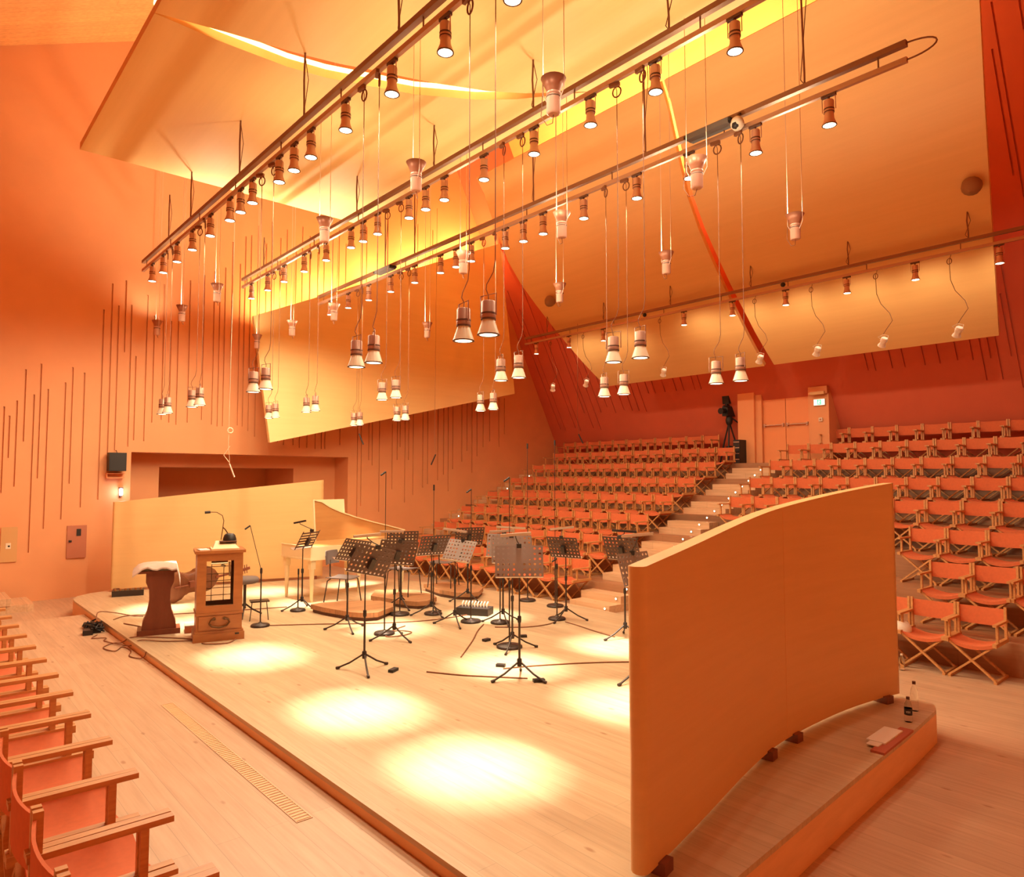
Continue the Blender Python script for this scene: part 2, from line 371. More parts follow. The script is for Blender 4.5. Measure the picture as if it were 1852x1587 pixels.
for v, u, z, k in LAMPS:
    o = link('step_lamp', sl_me); o.location = (v, u, z); tag(o, 'small round lit lamp in the riser of the %s aisle step up' % ORD[k], 'lamp', 'lit step lamps in the aisle')
    rm = link('rim', rim_me, o)
for k in (2, 4, 5, 10, 11, 16, 17, 19):
    v = 9.438+(k-1)/3.; u = 16.35+.02*k
    o = link('step_lamp', sl_me); o.location = (v, u, .1317*k-.05); tag(o, 'small round lit lamp in the %s step up along the left wall' % ORD[k], 'lamp', 'lit step lamps by the left wall')
    link('rim', rim_me, o)
# ------------------------------------------------------------------ acoustic reflectors
CURVE = [(1.77, 7.52), (2.4, 7.55), (3.17, 7.52), (3.6, 7.43), (3.97, 7.29), (4.59, 7.04), (5.23, 6.64), (5.6, 6.3), (6.15, 5.6)]
A = [(1.77, 11.43), (6.15, 11.43)]+CURVE[::-1]
mb = MB(); mb.prism(A, 7.10, 7.20); tag(mb.build('ceiling_reflector', 'panel'), 'pale wooden ceiling reflector beyond the bright curved gap, above the far stage end', 'reflector', 'flat ceiling reflectors')
NEAR = []
for i, (v, u) in enumerate(CURVE):
    t = (v-1.77)/(6.15-1.77); NEAR.append((v, u-.36*math.sin(PI*min(1, max(0, t)))**.8-.01))
mb = MB(); mb.prism([(1.70, 1.0)]+NEAR+[(6.15, 1.0)][::1], 7.10, 7.20)
tag(mb.build('ceiling_reflector', 'panel'), 'pale wooden ceiling reflector on the near side of the bright curved gap', 'reflector', 'flat ceiling reflectors')
mb = MB(); mb.tube([(v, u+.02, 7.235) for v, u in CURVE], .035, 8)
tag(mb.build('cove_light', 'cove'), 'bright curved yellow light strip in the gap between the ceiling panels', 'light strip')
# wall reflector B
def slab(name, TL, TR, BR, BL, th, mat, nrm):
    n = Vector(nrm).normalized()*th; P = [Vector(p) for p in (TL, TR, BR, BL)]
    G = []; N = 8
    for i in range(N+1):
        t = i/N; row = []
        for j in range(N+1):
            q = j/N; row.append(P[0].lerp(P[1], q).lerp(P[3].lerp(P[2], q), t))
        G.append(row)
    mb = MB(); mb.sheet(G, th, nrm); return mb.build(name, mat)
tag(slab('wall_reflector', (6.01, 15.9, 6.13), (13.91, 16.4, 9.75), (13.98, 15.8, 4.95), (6.21, 15.3, 3.18), .12, 'panel_w', (.05, 1, 0)),
    'large tilted wooden reflector panel hung on the left wall with light above it', 'reflector')
# rear sails
PROF = [(11.12, 10.28), (11.35, 9.9), (11.7, 9.0), (12.05, 8.2), (12.45, 7.62), (12.9, 7.12), (13.4, 6.6), (13.85, 6.17), (14.4, 5.66), (14.8, 5.33), (15.2, 5.02)]
def sail(name, f0, f1, label):
    G = []
    for v, z in PROF:
        a, b = f0(v), f1(v); G.append([(v, a+(b-a)*j/10, z) for j in range(11)])
    mb = MB(); mb.sheet(G, .10, (.75, 0, .66)); return tag(mb.build(name, 'panel'), label, 'reflector', 'curved rear reflectors')
sail('rear_reflector', lambda v: 8.31-.03*(15.2-v), lambda v: 13.2+.22*(15.2-v), 'curved wooden sail reflector over the rear seats, left of the slanting gap')
sail('rear_reflector', lambda v: 3.65-.22*(15.2-v), lambda v: 8.07+.005*(15.2-v), 'curved wooden sail reflector over the rear seats, right of the slanting gap')
# ------------------------------------------------------------------ curved stage screens
def screen(path, z0, za, zb, th, label, feet):
    pts = [Vector((x, y, 0)) for x, y in path]
    # resample smoothly (Catmull-Rom)
    P = []
    for i in range(len(pts)-1):
        p0 = pts[max(0, i-1)]; p1 = pts[i]; p2 = pts[i+1]; p3 = pts[min(len(pts)-1, i+2)]
        for k in range(6):
            t = k/6
            P.append(.5*((2*p1)+(p2-p0)*t+(2*p0-5*p1+4*p2-p3)*t*t+(3*p1-p0-3*p2+p3)*t**3))
    P.append(pts[-1])
    L = [0]
    for i in range(1, len(P)): L.append(L[-1]+(P[i]-P[i-1]).length)
    left = []; right = []; N = len(P)
    for i, p in enumerate(P):
        d = (P[min(i+1, N-1)]-P[max(i-1, 0)]).normalized(); q = Vector((-d.y, d.x, 0))*th/2
        left.append(p+q); right.append(p-q)
    d0 = (P[0]-P[1]).normalized(); cap = [P[0]+Vector((-d0.y, d0.x, 0))*th/2*math.cos(a)+d0*th/2*math.sin(a) for a in [PI*k/6 for k in range(1, 6)]]
    out = left+right[::-1]; tz = [za+(zb-za)*l/L[-1] for l in L]
    tz = tz+tz[::-1]
    out += cap; tz += [za]*5
    n = len(out)
    root = thing('stage_screen', label, 'screen', group='curved stage screens')
    mb = MB()
    vs = [Vector((p.x, p.y, z0)) for p in out]+[Vector((p.x, p.y, z)) for p, z in zip(out, tz)]
    # sides
    mb.add(vs, [(i, (i+1) % n, n+(i+1) % n, n+i) for i in range(n)], True)
    fs = []
    for i in range(N-1):
        a, b, c, d = i, i+1, 2*N-2-i, 2*N-1-i
        fs += [(n+a, n+d, n+c, n+b), (a, b, c, d)]
    e = [0, 2*N-1]+[2*N+k for k in range(5)]
    fs += [tuple(n+i for i in e)[::-1], tuple(e)]
    mb.add(vs, fs, False); mb.build('panel', 'screen', root)
    d = (P[N//2+1]-P[N//2]).normalized(); q = Vector((-d.y, d.x, 0)); zz = za+(zb-za)*L[N//2]/L[-1]
    mb = MB(); c = P[N//2]
    mb.bar(c+q*(th/2)+Vector((0, 0, z0)), c+q*(th/2)+Vector((0, 0, zz)), .003, .003, tuple(q)); mb.bar(c-q*(th/2)+Vector((0, 0, z0)), c-q*(th/2)+Vector((0, 0, zz)), .003, .003, tuple(q)); mb.build('joint_line', 'riser', root)
    for t in feet:
        i = int(t*(N-1)); d = (P[min(i+1, N-1)]-P[max(i-1, 0)]).normalized(); q = Vector((-d.y, d.x, 0))
        mb = MB(); mm = Matrix.Translation(P[i]) @ Matrix(((d.x, q.x, 0, 0), (d.y, q.y, 0, 0), (0, 0, 1, 0), (0, 0, 0, 1)))
        mb.box(-.05, .05, -.09, .09, SZ, z0+.012, mm); mb.build('foot', 'brown', root)
    return root
screen([(2.97, 2.37), (3.6, 2.50), (4.6, 2.72), (5.3, 2.82), (6.2, 2.82), (6.85, 2.75), (7.2, 2.68)], .345, 1.915, 2.335, .10,
       'large curved wooden screen in the foreground on the right of the stage', [.07, .42, .55, .9])
screen([(3.03, 14.6), (3.6, 14.5), (4.6, 14.28), (5.4, 14.08), (6.1, 13.88), (6.72, 13.68)], .345, 1.94, 2.345, .08,
       'long curved pale wooden screen standing at the back left of the stage', [.05, .35, .65, .95])
# ------------------------------------------------------------------ director's chairs
def chair_parts():
    P = {}
    W = .242
    # seat: sagging canvas
    G = []
    for i in range(5):
        x = -.435+.405*i/4; G.append([(x, -W+2*W*j/8, .455-.058*(1-((j-4)/4)**2)) for j in range(9)])
    P['seat'] = (MB().sheet(G, .04, (0, 0, -1)), 'canvas')
    G = []
    for i in range(4):
        z = .60+.205*i/3; G.append([(.012+.028*(1-((j-4)/4)**2), -W-.012+2*(W+.012)*j/8, z-.012*(1-((j-4)/4)**2)*(1 if i == 0 else .4)) for j in range(9)])
    P['backrest'] = (MB().sheet(G, .012, (-1, 0, 0)), 'canvas')
    for s, nm in ((-1, 'a'), (1, 'b')):
        m = MB(); m.box(-.465, .03, s*.249-.02, s*.249+.02, .654, .678); m.box(-.375, -.345, s*.248-.013, s*.248+.013, .462, .656); P['armrest'+nm] = (m, 'oak')
        m = MB(); m.box(-.018, .016, s*.248-.014, s*.248+.014, .44, .83); P['back_post'+nm] = (m, 'oak')
        m = MB(); m.box(-.485, .03, s*.247-.021, s*.247+.021, .42, .464); P['seat_rail'+nm] = (m, 'oak')
        m = MB(); m.box(-.46, .03, s*.235-.016, s*.235+.016, 0, .03); P['foot_rail'+nm] = (m, 'oak')
        for x in (-.42, -.03):
            m = MB(); m.bar((x+s*.012, s*.235, .03), (x+s*.012, -s*.235, .43), .022, .036, (1, 0, 0)); P['leg'+nm+str(x)] = (m, 'oak')
    return P
CP = {k: (b.mesh(k.rstrip('ab-.0123456789').rstrip('_'), m)) for k, (b, m) in chair_parts().items()}
def pname(k):
    for n in ('seat_rail', 'foot_rail', 'back_post', 'armrest', 'backrest', 'seat', 'leg'):
        if k.startswith(n): return n
full = thing('directors_chair', 'x', 'chair')
for k, me in CP.items(): link(pname(k), me, full)
fm = MB()
for k, (b, m) in chair_parts().items():
    if m == 'oak': fm.add(b.v, b.f)
small = thing('directors_chair', 'x', 'chair')
link('seat', CP['seat'], small); link('backrest', CP['backrest'], small); fm.build('frame', 'oak', small)
used = set()
def place(proto, loc, rz, label, group):
    if proto.name in used: return dup(proto, loc, rz, label, group)
    used.add(proto.name); kids(proto)
    for c in kids(proto): kids(c)
    proto.location = loc; proto.rotation_euler = (0, 0, rz); proto['label'] = label; proto['group'] = group
    return proto
ROWN = ['', 'front', 'second', 'third', 'fourth', 'fifth', 'sixth', 'seventh', 'top']
for r in range(1, 9):
    z = .395*(r-1); v = 10.05+(r-1)
    u0 = 9.14+.08*(r-1) if r < 8 else 10.68
    nL = 12 if r < 8 else 11
    for i in range(nL):
        u = u0+.28+.552*i
        place(full if r <= 2 else small, (v+random.uniform(-.01, .01), u, z), random.uniform(-.008, .008),
              "orange director's chair, %s from the aisle in the %s row of the left block" % (ORD[i+1], ROWN[r]), "orange director's chairs, left block of seats")
    u1 = 7.92+.05*(r-1) if r < 8 else 7.68
    pitch = .532; i = 0
    if r < 5: u1 = [0, 8.2-.0, 8.35, 8.47, 8.03][r]
    start = {1: 3.51+.532*9, 2: 3.60+.532*8, 3: 4.20+.532*7, 4: 4.80+.532*6, 5: 8.11, 6: 8.17, 7: 8.24, 8: 7.72}[r]
    end = 2.3 if r == 1 else .22*v-.35
    u = start; vis = {1: 4.1, 2: 3.7, 3: 4.3, 4: 4.9, 5: 99, 6: 99, 7: 99, 8: 99}[r]; i = 0
    while u-.3 > end:
        if u-.27 < vis or r > 3:
            place(full if r <= 3 else small, (v+random.uniform(-.01, .01), u-.27, z), random.uniform(-.008, .008),
                  "orange director's chair, %s from the aisle in the %s row of the right block" % (ORD[i+1], ROWN[r]), "orange director's chairs, right block of seats")
        u -= pitch; i += 1
# near row at left on a low step, facing the stage
mb = MB(); mb.box(-2.5, .72, 3.15, 13.05, PZ, .335); struct('floor_step', mb, 'floor')
for i in range(19):
    u = 1.78+.543*i
    if u < 3.3 and False: continue
    place(full, (.425, u, .335), PI+random.uniform(-.006, .006), "orange director's chair, %s from the near end of the row along the left edge" % ORD[i+1], "orange director's chairs in the near side row")
mb = MB(); mb.box(-2.5, .72, -1.1, 3.15, 0, .335); struct('floor_step', mb, 'floor')
# ------------------------------------------------------------------ light bars
BARS = [  # v, lens z, u0, u1, lamps, rods, phrase, label
    (3.21, 5.84, 1.6, 13.9, [13.25, 12.57, 11.79, 11.01, 10.2, 9.41, 9.02, 8.61, 7.79, 7.38, 6.95, 6.17, 5.3, 4.48, 3.65, 2.85], [12.3, 11.14, 9.09, 7.14, 5.19], 'leftmost'),  # last lamp is unseen, added to brighten the right floor and screen
    (5.2, 6.0, 1.6, 14.4, [13.89, 13.07, 12.3, 11.45, 10.61, 9.76, 9.38, 8.95, 8.1, 7.69, 7.26, 6.44, 5.55, 4.7, 3.88, 3.05], [13.29, 9.59, 7.5, 5.56, 3.72], 'second'),
    (6.79, 5.87, 2.25, 14.2, [13.63, 12.83, 12.0, 11.18, 10.37, 9.58, 9.14, 8.73, 7.89, 7.48, 7.06, 6.27, 5.37, 4.6, 3.76, 2.97], [11.39, 10.38, 7.26, 5.23, 3.21], 'third'),
    (13.2, 5.84, 1.9, 14.47, [14.01, 12.75, 11.55, 9.14, 7.92, 6.73, 5.53, 4.36, 3.12], [13.57, 11.53, 9.5, 7.48, 5.49, 3.54], 'rearmost'),
]
WHICH = {'leftmost': 'leftmost long light bar, running up to the top edge', 'second': 'second long light bar from the left, running up to the top edge',
         'third': 'third long light bar, ending in a cable loop', 'rearmost': 'rearmost light bar in front of the curved sail panels'}
WARM = (1, .88, .60)
UPC = (1, .98, .70)
def spot_light(name, power, angle, blend, parent, loc, rot=(0, 0, 0), size=.05, color=WARM):
    L = D.lights.new(name, 'SPOT'); L.energy = power; L.spot_size = math.radians(angle); L.spot_blend = blend; L.color = color; L.shadow_soft_size = size
    o = link(name, L, parent); o.location = loc; o.rotation_euler = rot
    return o
# track spotlight prototype
ts = thing('track_spotlight', 'x', 'lamp')
MB().lathe([(.046, .125), (.05, .135), (.05, .15), (.047, .155), (.047, .245), (.042, .255)], 14).build('body', 'alu', ts)
MB().lathe([(.0505, .128), (.0505, .137)], 14).build('ring', 'dark', ts); MB().lathe([(.0505, .158), (.0505, .168)], 14).build('ring', 'dark', ts)
MB().lathe([(.070, 0), (.068, .010), (.046, .07), (.042, .126)], 16, cap=False).build('bell', 'alu', ts)
MB().lathe([(.069, .006), (.071, 0), (.060, -.002), (.060, .004)], 16, cap=False).build('rim', 'dark', ts)
MB().disc(.061, .003, 16).build('lens', 'lens', ts)
b = MB(); b.tube([(0, .066, .15), (0, .066, .29), (0, -.066, .29), (0, -.066, .15)], .005, 5); b.build('bracket', 'alu', ts)
b = MB(); b.box(-.018, .018, -.07, .07, .29, .315); b.tube([(0, 0, .255), (0, 0, .29)], .012, 6); b.build('adapter', 'dark', ts)
spot_light('lamp_bulb', 46, 178, .45, ts, (0, 0, -.03))
kids(ts)
TZ = .34
ts4 = ts.copy(); col.objects.link(ts4)
for ch in kids(ts):
    c = ch.copy(); col.objects.link(c); c.parent = ts4
    if c.type == 'LIGHT':
        c2 = ch.copy(); col.objects.link(c2); c2.parent = ts4; c2.data = ch.data.copy(); c2.data.energy = 28; c2.data.spot_size = math.radians(168); c2.data.spot_blend = 1
    if c.type == 'LIGHT': c.data = ch.data.copy(); c.data.energy = 30; c.data.spot_size = math.radians(135); c.data.spot_blend = 1; c.rotation_euler = (0, -math.radians(78), 0)
kids(ts4)
barz = {}
for v, lz, u0, u1, lamps, rods, ph in BARS:
    tz = lz+TZ; barz[v] = tz
    b0 = thing('light_bar', WHICH[ph]+', with suspended spotlights', 'light bar', (v, (u0+u1)/2, tz), group='long ceiling light bars')
    h = (u1-u0)/2
    MB().box(-.02, .02, -h, h, -.025, .025).build('track', 'track', b0)
    MB().box(-.028, .028, -h, h, .13, .185).build('conduit', 'conduit', b0)
    n = int((u1-u0)/1.5)
    for i in range(n+1):
        y = -h+.25+(2*h-.5)*i/n
        MB().tube([(0, y, .02), (0, y, .14)], .008, 5).build('link', 'conduit', b0)
    for j, u in enumerate(rods):
        top = 7.10-tz if v < 6 else (8.2-tz if v < 7 else 7.5-tz)
        y = u-(u0+u1)/2
        if v > 13: top = 6.85-tz
        b = MB(); b.tube([(0, y, .185), (.0, y, .32), (.0, y+.015, (.3+top)/2), (0, y, top)], .011, 6); b.tube([(0, y, .185), (.02, y+.05, .26), (.03, y-.03, (.3+top)/2), (0, y, top-.02)], .005, 5)
        b.build('hanger', 'cable', b0)
    for j, u in enumerate(lamps):
        lab = 'silver track spotlight, %s from the far end of the %s light bar' % (ORD[j+1], ph)
        place(ts4 if ph == 'rearmost' else ts, (v, u, lz), 0, lab, 'spotlights on the %s light bar' % ph)
    if ph == 'third':
        MB().tube([(.02*math.sin(a), -h-.24*math.sin(a), .08+.08*math.cos(a)) for a in [PI*k/12 for k in range(13)]], .008, 6).build('cable_loop', 'cable', b0)
# dimmer boxes and cameras on the bars
def gear(v, u, dz, lab):
    o = thing('control_box', lab, 'box', (v-.06, u, barz[v]+dz), group='grey control boxes on the light bars')
    b = MB(); b.box(-.07, .07, -.27, .27, 0, .06); b.build('case', 'grey', o); MB().box(-.075, .075, -.30, -.27, .02, .05).build('end_cap', 'black', o); MB().box(-.075, .075, .27, .30, .02, .05).build('end_cap', 'black', o)
gear(3.21, 4.05, .06, 'dark grey control box clamped to the leftmost light bar at the top edge')
gear(6.79, 4.28, .06, 'dark grey control box under the third light bar near its cable loop')
gear(6.79, 11.3, .06, 'dark grey control box under the far part of the third light bar')
o = thing('dome_camera', 'small round camera hanging on the third light bar beside a grey box', 'camera', (6.70, 3.92, barz[6.79]+.02))
MB().lathe([(.0, -.075), (.04, -.065), (.07, -.03), (.075, .0), (.06, .05), (.03, .075), (0, .08)], 14).build('housing', 'alu_white', o)
MB().lathe([(.0, -.08), (.03, -.072), (.05, -.05)], 12, Matrix.Rotation(.9, 4, 'Y')).build('lens', 'black', o)
MB().tube([(0, 0, .07), (.03, 0, .12), (.08, 0, .15)], .012, 6).build('bracket', 'dark', o)
for u, t in ((12.1, 'left'), (6.75, 'right')):
    b = MB(); b.lathe([(.0, -.05), (.035, -.035), (.05, 0), (.035, .035), (0, .05)], 12)
    o = b.build('round_sensor', 'black'); o.location = (13.14, u if t == 'right' else 10.2, barz[13.2]+.07); tag(o, 'small black ball on the rearmost light bar, %s one of two' % t, 'sensor', 'black balls on the rearmost light bar')
for (v, u, z), t in (((12.9, 3.35, 7.25), 'right'), ((12.9, 13.0, 7.25), 'left')):
    b = MB(); b.lathe([(.0, -.16), (.09, -.13), (.14, -.05), (.15, .04), (.13, .06)], 14, Matrix.Rotation(.75, 4, 'Y'))
    o = b.build('ceiling_speaker', 'brown_ball'); o.location = (v-.15, u, z-.19); tag(o, 'small brown half-round loudspeaker on the %s curved sail panel' % t, 'loudspeaker', 'brown loudspeakers on the sail panels')
# pendant prototype (lens at origin), cable up to the bar
def pendant_proto(H):
    p = thing('pendant_lamp', 'x', 'lamp')
    MB().lathe([(.052, .12), (.055, .13), (.055, .152), (.053, .156), (.053, .245), (.048, .252)], 16).build('body', 'alu_warm', p)
    MB().lathe([(.0565, .112), (.0565, .124)], 16).build('ring', 'dark', p); MB().lathe([(.0565, .153), (.0565, .165)], 16).build('ring', 'dark', p)
    MB().lathe([(.083, 0), (.081, .008), (.046, .115)], 18, cap=False).build('bell', 'alu_white', p)
    MB().lathe([(.082, .006), (.086, 0), (.068, -.002), (.068, .005)], 18, cap=False).build('rim', 'dark', p)
    MB().disc(.067, .002, 18).build('lens', 'lens_soft', p)
    b = MB(); b.tube([(0, .078, .14), (0, .078, .30), (0, -.078, .30), (0, -.078, .14)], .0055, 5); b.build('bracket', 'alu_warm', p)
    b = MB(); b.tube([(0, 0, .25), (.01, .01, .30), (-.01, .015, .34), (.0, .02, .38), (.02, -.03, .47), (.02, -.05, .55), (.02, -.05, .8), (.02, -.05, H-.1), (0, -.03, H)], .004, 5); b.build('cable', 'cable', p)
    b = MB(); b.tube([(.02+.0, -.05+.045*math.cos(a), H-.11+.055*math.sin(a)) for a in [2*PI*k/12 for k in range(12)]], .008, 5, closed=True); b.box(-.015, .015, -.09, .02, H-.06, H-.025); b.build('cable_coil', 'cable', p)
    spot_light('pendant_bulb', 780, 26, 1., p, (0, 0, -.03), size=.06, color=(1, .87, .68))
    kids(p); return p
PEND = [(3.21, 3.43, 'leftmost', [4.22, 3.92, 5.89, 5.57, 8.45, 8.07, 10.83, 10.48, 12.39, 12.08]),
        (5.2, 3.51, 'second', [4.42, 4.09, 6.12, 5.81, 8.77, 8.4, 11.27, 10.93, 12.89, 12.58]),
        (6.79, 3.43, 'third', [4.29, 3.99, 5.93, 5.61, 8.48, 8.17, 10.92, 10.64, 12.53, 12.29])]
PAIR = ['nearest', 'second nearest', 'middle', 'second farthest', 'farthest']
for v, z, ph, us in PEND:
    p = pendant_proto(barz[v]-z)
    for i, u in enumerate(us):
        place(p, (v, u, z), random.uniform(-.5, .5), 'bell pendant lamp, %s one of the %s pair under the %s light bar' % (('left', 'right')[i % 2], PAIR[i//2], ph), 'pendant lamps under the %s light bar' % ph)
# uplights
def uplight_proto(wl, pw):
    p = thing('uplight', 'x', 'lamp')
    MB().lathe([(.045, 0), (.06, .012), (.06, .13), (.064, .135), (.064, .15), (.05, .155), (.05, .165), (.062, .168), (.062, .185)], 16).build('body', 'alu', p)
    MB().lathe([(.0645, .137), (.0645, .149)], 16).build('ring', 'dark', p)
    MB().lathe([(.052, .185), (.072, .235), (.108, .31), (.104, .31), (.06, .21)], 18, cap=False).build('bell', 'alu_shaded', p)
    MB().disc(.058, .215, 16, False).build('lens', 'lens_soft', p)
    MB().tube([(0, .062, .12), (0, .105, .2), (0, .105, .32)], .005, 5).build('bracket', 'alu', p); MB().tube([(0, -.062, .12), (0, -.105, .2), (0, -.105, .32)], .005, 5).build('bracket', 'alu', p)
    MB().tube([(0, .105, .3), (0, .105, wl)], .004, 5).build('suspension_wire', 'wire', p); MB().tube([(0, -.105, .3), (0, -.105, wl)], .004, 5).build('suspension_wire', 'wire', p)
    b = MB(); b.tube([(0, 0, 0), (.03, .03, -.05), (.05, .1, -.04), (.05, .16, .06), (.03, .13, .22), (0, .107, .34)], .004, 5); b.build('cable', 'cable', p)
    spot_light('uplight_bulb', pw, 165, 1., p, (0, 0, .26), (PI, 0, 0), .06, UPC)
    kids(p); return p
UP = [(4.0, 5.42, 1.68, 'left', [4.03, 6.1, 8.22], 52), (4.0, 5.42, 5.2, 'left', [12.27, 14.27], 260), (4.0, 5.42, 5.2, 'left', [16.0], 40),
      (5.9, 5.28, 1.85, 'middle', [3.91, 5.81, 7.77], 52), (5.9, 5.28, 5.2, 'middle', [11.69, 13.52], 260), (5.9, 5.28, 5.2, 'middle', [15.37], 45),
      (8.0, 5.25, 6.0, 'right', [3.94, 5.82, 7.93, 11.74], 240)]
cnt = {}
for v, z, wl, ph, us, pw in UP:
    p = uplight_proto(wl, pw)
    for u in us:
        cnt[ph] = cnt.get(ph, 0)+1
        place(p, (v, u, z), random.uniform(-.3, .3), 'bell-topped uplight on pale wires, %s from the near end, %s uplight row' % (ORD[cnt[ph]], ph), 'uplights in the %s row' % ph)
# white floods on swaying cables under the rear bar
fl = thing('flood_lamp', 'x', 'lamp')
T = Matrix.Rotation(math.radians(38), 4, 'X') @ Matrix.Rotation(math.radians(-25), 4, 'Y')
MB().lathe([(.07, -.09), (.066, -.075), (.052, -.04), (.05, .0), (.058, .01), (.058, .07), (.045, .085)], 14, T).build('housing', 'white', fl)
MB().disc(.062, -.086, 14, True, T).build('lens', 'lens_soft', fl)
b = MB(); b.tube([T @ Vector((0, .065, .02)), (0, .09, .1), (0, 0, .13), (0, -.09, .1), T @ Vector((0, -.065, .02))], .005, 5); b.build('bracket', 'alu_white', fl)
H = barz[13.2]-4.83
b = MB(); b.tube([(0, 0, .13), (.02, -.05, .22), (.02, -.16, .36), (.02, -.12, .5), (.02, .03, .7), (.02, .10, .9), (0, .10, H-.12), (0, .06, H)], .0055, 5)
b.tube([(0, .10+.04*math.cos(a), H-.13+.05*math.sin(a)) for a in [2*PI*k/12 for k in range(12)]], .007, 5, closed=True); b.build('cable', 'cable', fl)
kids(fl)
for i, u in enumerate([13.36, 12.14, 9.72, 7.31, 6.12, 4.92, 3.74]):
    place(fl, (13.2, u, 4.83), random.uniform(-.2, .2), 'small white tilted flood lamp hanging below the rearmost light bar, %s from the left' % ORD[i+1], 'white flood lamps below the rearmost light bar')
# hanging microphones
def hmic(x, y, z, top, tilt, lab, hook=False):
    o = thing('hanging_microphone', lab, 'microphone', (x, y, z))
    b = MB(); b.tube([(0, 0, 0), (.06*tilt, -.10*tilt, -.25)], .016, 8); b.build('capsule', 'black' if not hook else 'steel', o)
    b = MB(); b.tube([(0, 0, 0), (0, 0, .1), (-.02, .02, .3), (0, 0, top)], .004, 5)
    if hook: b.tube([(0, 0, .02), (-.09, .06, .16), (0, 0, .33)], .008, 5); b.tube([(.05*math.cos(a), 0, .62+.05*math.sin(a)) for a in [2*PI*k/10 for k in range(10)]], .012, 5, closed=True)
    b.build('cable', 'wire' if hook else 'cable', o)
hmic(8.05, 14.6, 3.42, 5.5, 1, 'black microphone rod hanging below the lower edge of the left wall panel')
hmic(9.6, 13.7, 2.95, 6., -1, 'black microphone rod hanging before the grooved left wall, nearest the left seats')
hmic(13.5, 12.7, 3.55, 5., 1, 'black microphone rod hanging before the rear corner above the top seats')
hmic(4.6, 13.2, 2.65, 5.5, 1, 'pale hook with a hanging microphone in front of the dark doorway recess', True)
# ------------------------------------------------------------------ music stands
CAM = Vector((0, 0))
def facing(x, y, deg):
    """world angle of a direction seen from the photographer's side: 0 = towards, 90 = right, 180 = away"""
    base = math.atan2(-y, -x); return base+math.radians(deg)
def perforated(w, h, nx, ny, th=.004, r=.21, skip=()):
    """plate in local y (width), z (height), x = thickness, with octagonal holes"""
    m = MB(); cw, ch = w/nx, h/ny; R = min(cw, ch)*r
    for i in range(nx):
        for j in range(ny):
            cy, cz = -w/2+cw*(i+.5), ch*(j+.5)
            sq = []
            for k in range(8):
                a = PI/4*k+PI/8; c, s = math.cos(a), math.sin(a); f = 1/max(abs(c), abs(s)); sq.append((cy+c*f*cw/2, cz+s*f*ch/2))
            ho = [(cy+R*math.cos(PI/4*k+PI/8), cz+R*math.sin(PI/4*k+PI/8)) for k in range(8)]
            if (i, j) in skip:
                y0, y1, z0, z1 = cy-cw/2, cy+cw/2, cz-ch/2, cz+ch/2
                m.add([(0, y0, z0), (0, y1, z0), (0, y1, z1), (0, y0, z1)], [(0, 1, 2, 3)]); m.add([(-th, y0, z0), (-th, y1, z0), (-th, y1, z1), (-th, y0, z1)], [(3, 2, 1, 0)]); continue
            co = [(cy+sx*cw/2, cz+sz*ch/2) for sx, sz in ((1, 1), (-1, 1), (-1, -1), (1, -1))]
            vs = [(x, y, z) for x in (0, -th) for y, z in ho+co]
            fs = []
            for o in (0, 12):
                q = [(0, 1, 8), (1, 2, 9, 8), (2, 3, 9), (3, 4, 10, 9), (4, 5, 10), (5, 6, 11, 10), (6, 7, 11), (7, 0, 8, 11)]
                for f in q: f = tuple(k+o for k in f); fs.append(f if o else f[::-1])
            fs += [(k, 12+k, 12+(k+1) % 8, (k+1) % 8) for k in range(8)]
            m.add(vs, fs)
    m.box(-th, 0, -w/2-.006, -w/2, 0, h); m.box(-th, 0, w/2, w/2+.006, 0, h); m.box(-th, 0, -w/2, w/2, h, h+.006)
    return m
DM = {k: perforated(.50, .33, 9, 6, r=.25, skip=((4, 3), (4, 2), (4, 1), (4, 4))).mesh('desk', k) for k in ('desk', 'desk_shaded')}
def slats():
    m = MB()
    for k in range(6): m.box(-.004, .0, -.22, .22, .03+.05*k, .055+.05*k)
    for s in (-.21, 0, .21): m.box(-.008, -.004, s-.01, s+.01, 0, .33)
    return m
SL = slats().mesh('desk', 'desk_shaded')
LIP = MB().box(-.004, .06, -.25, .25, -.006, 0).mesh('lip', 'led')
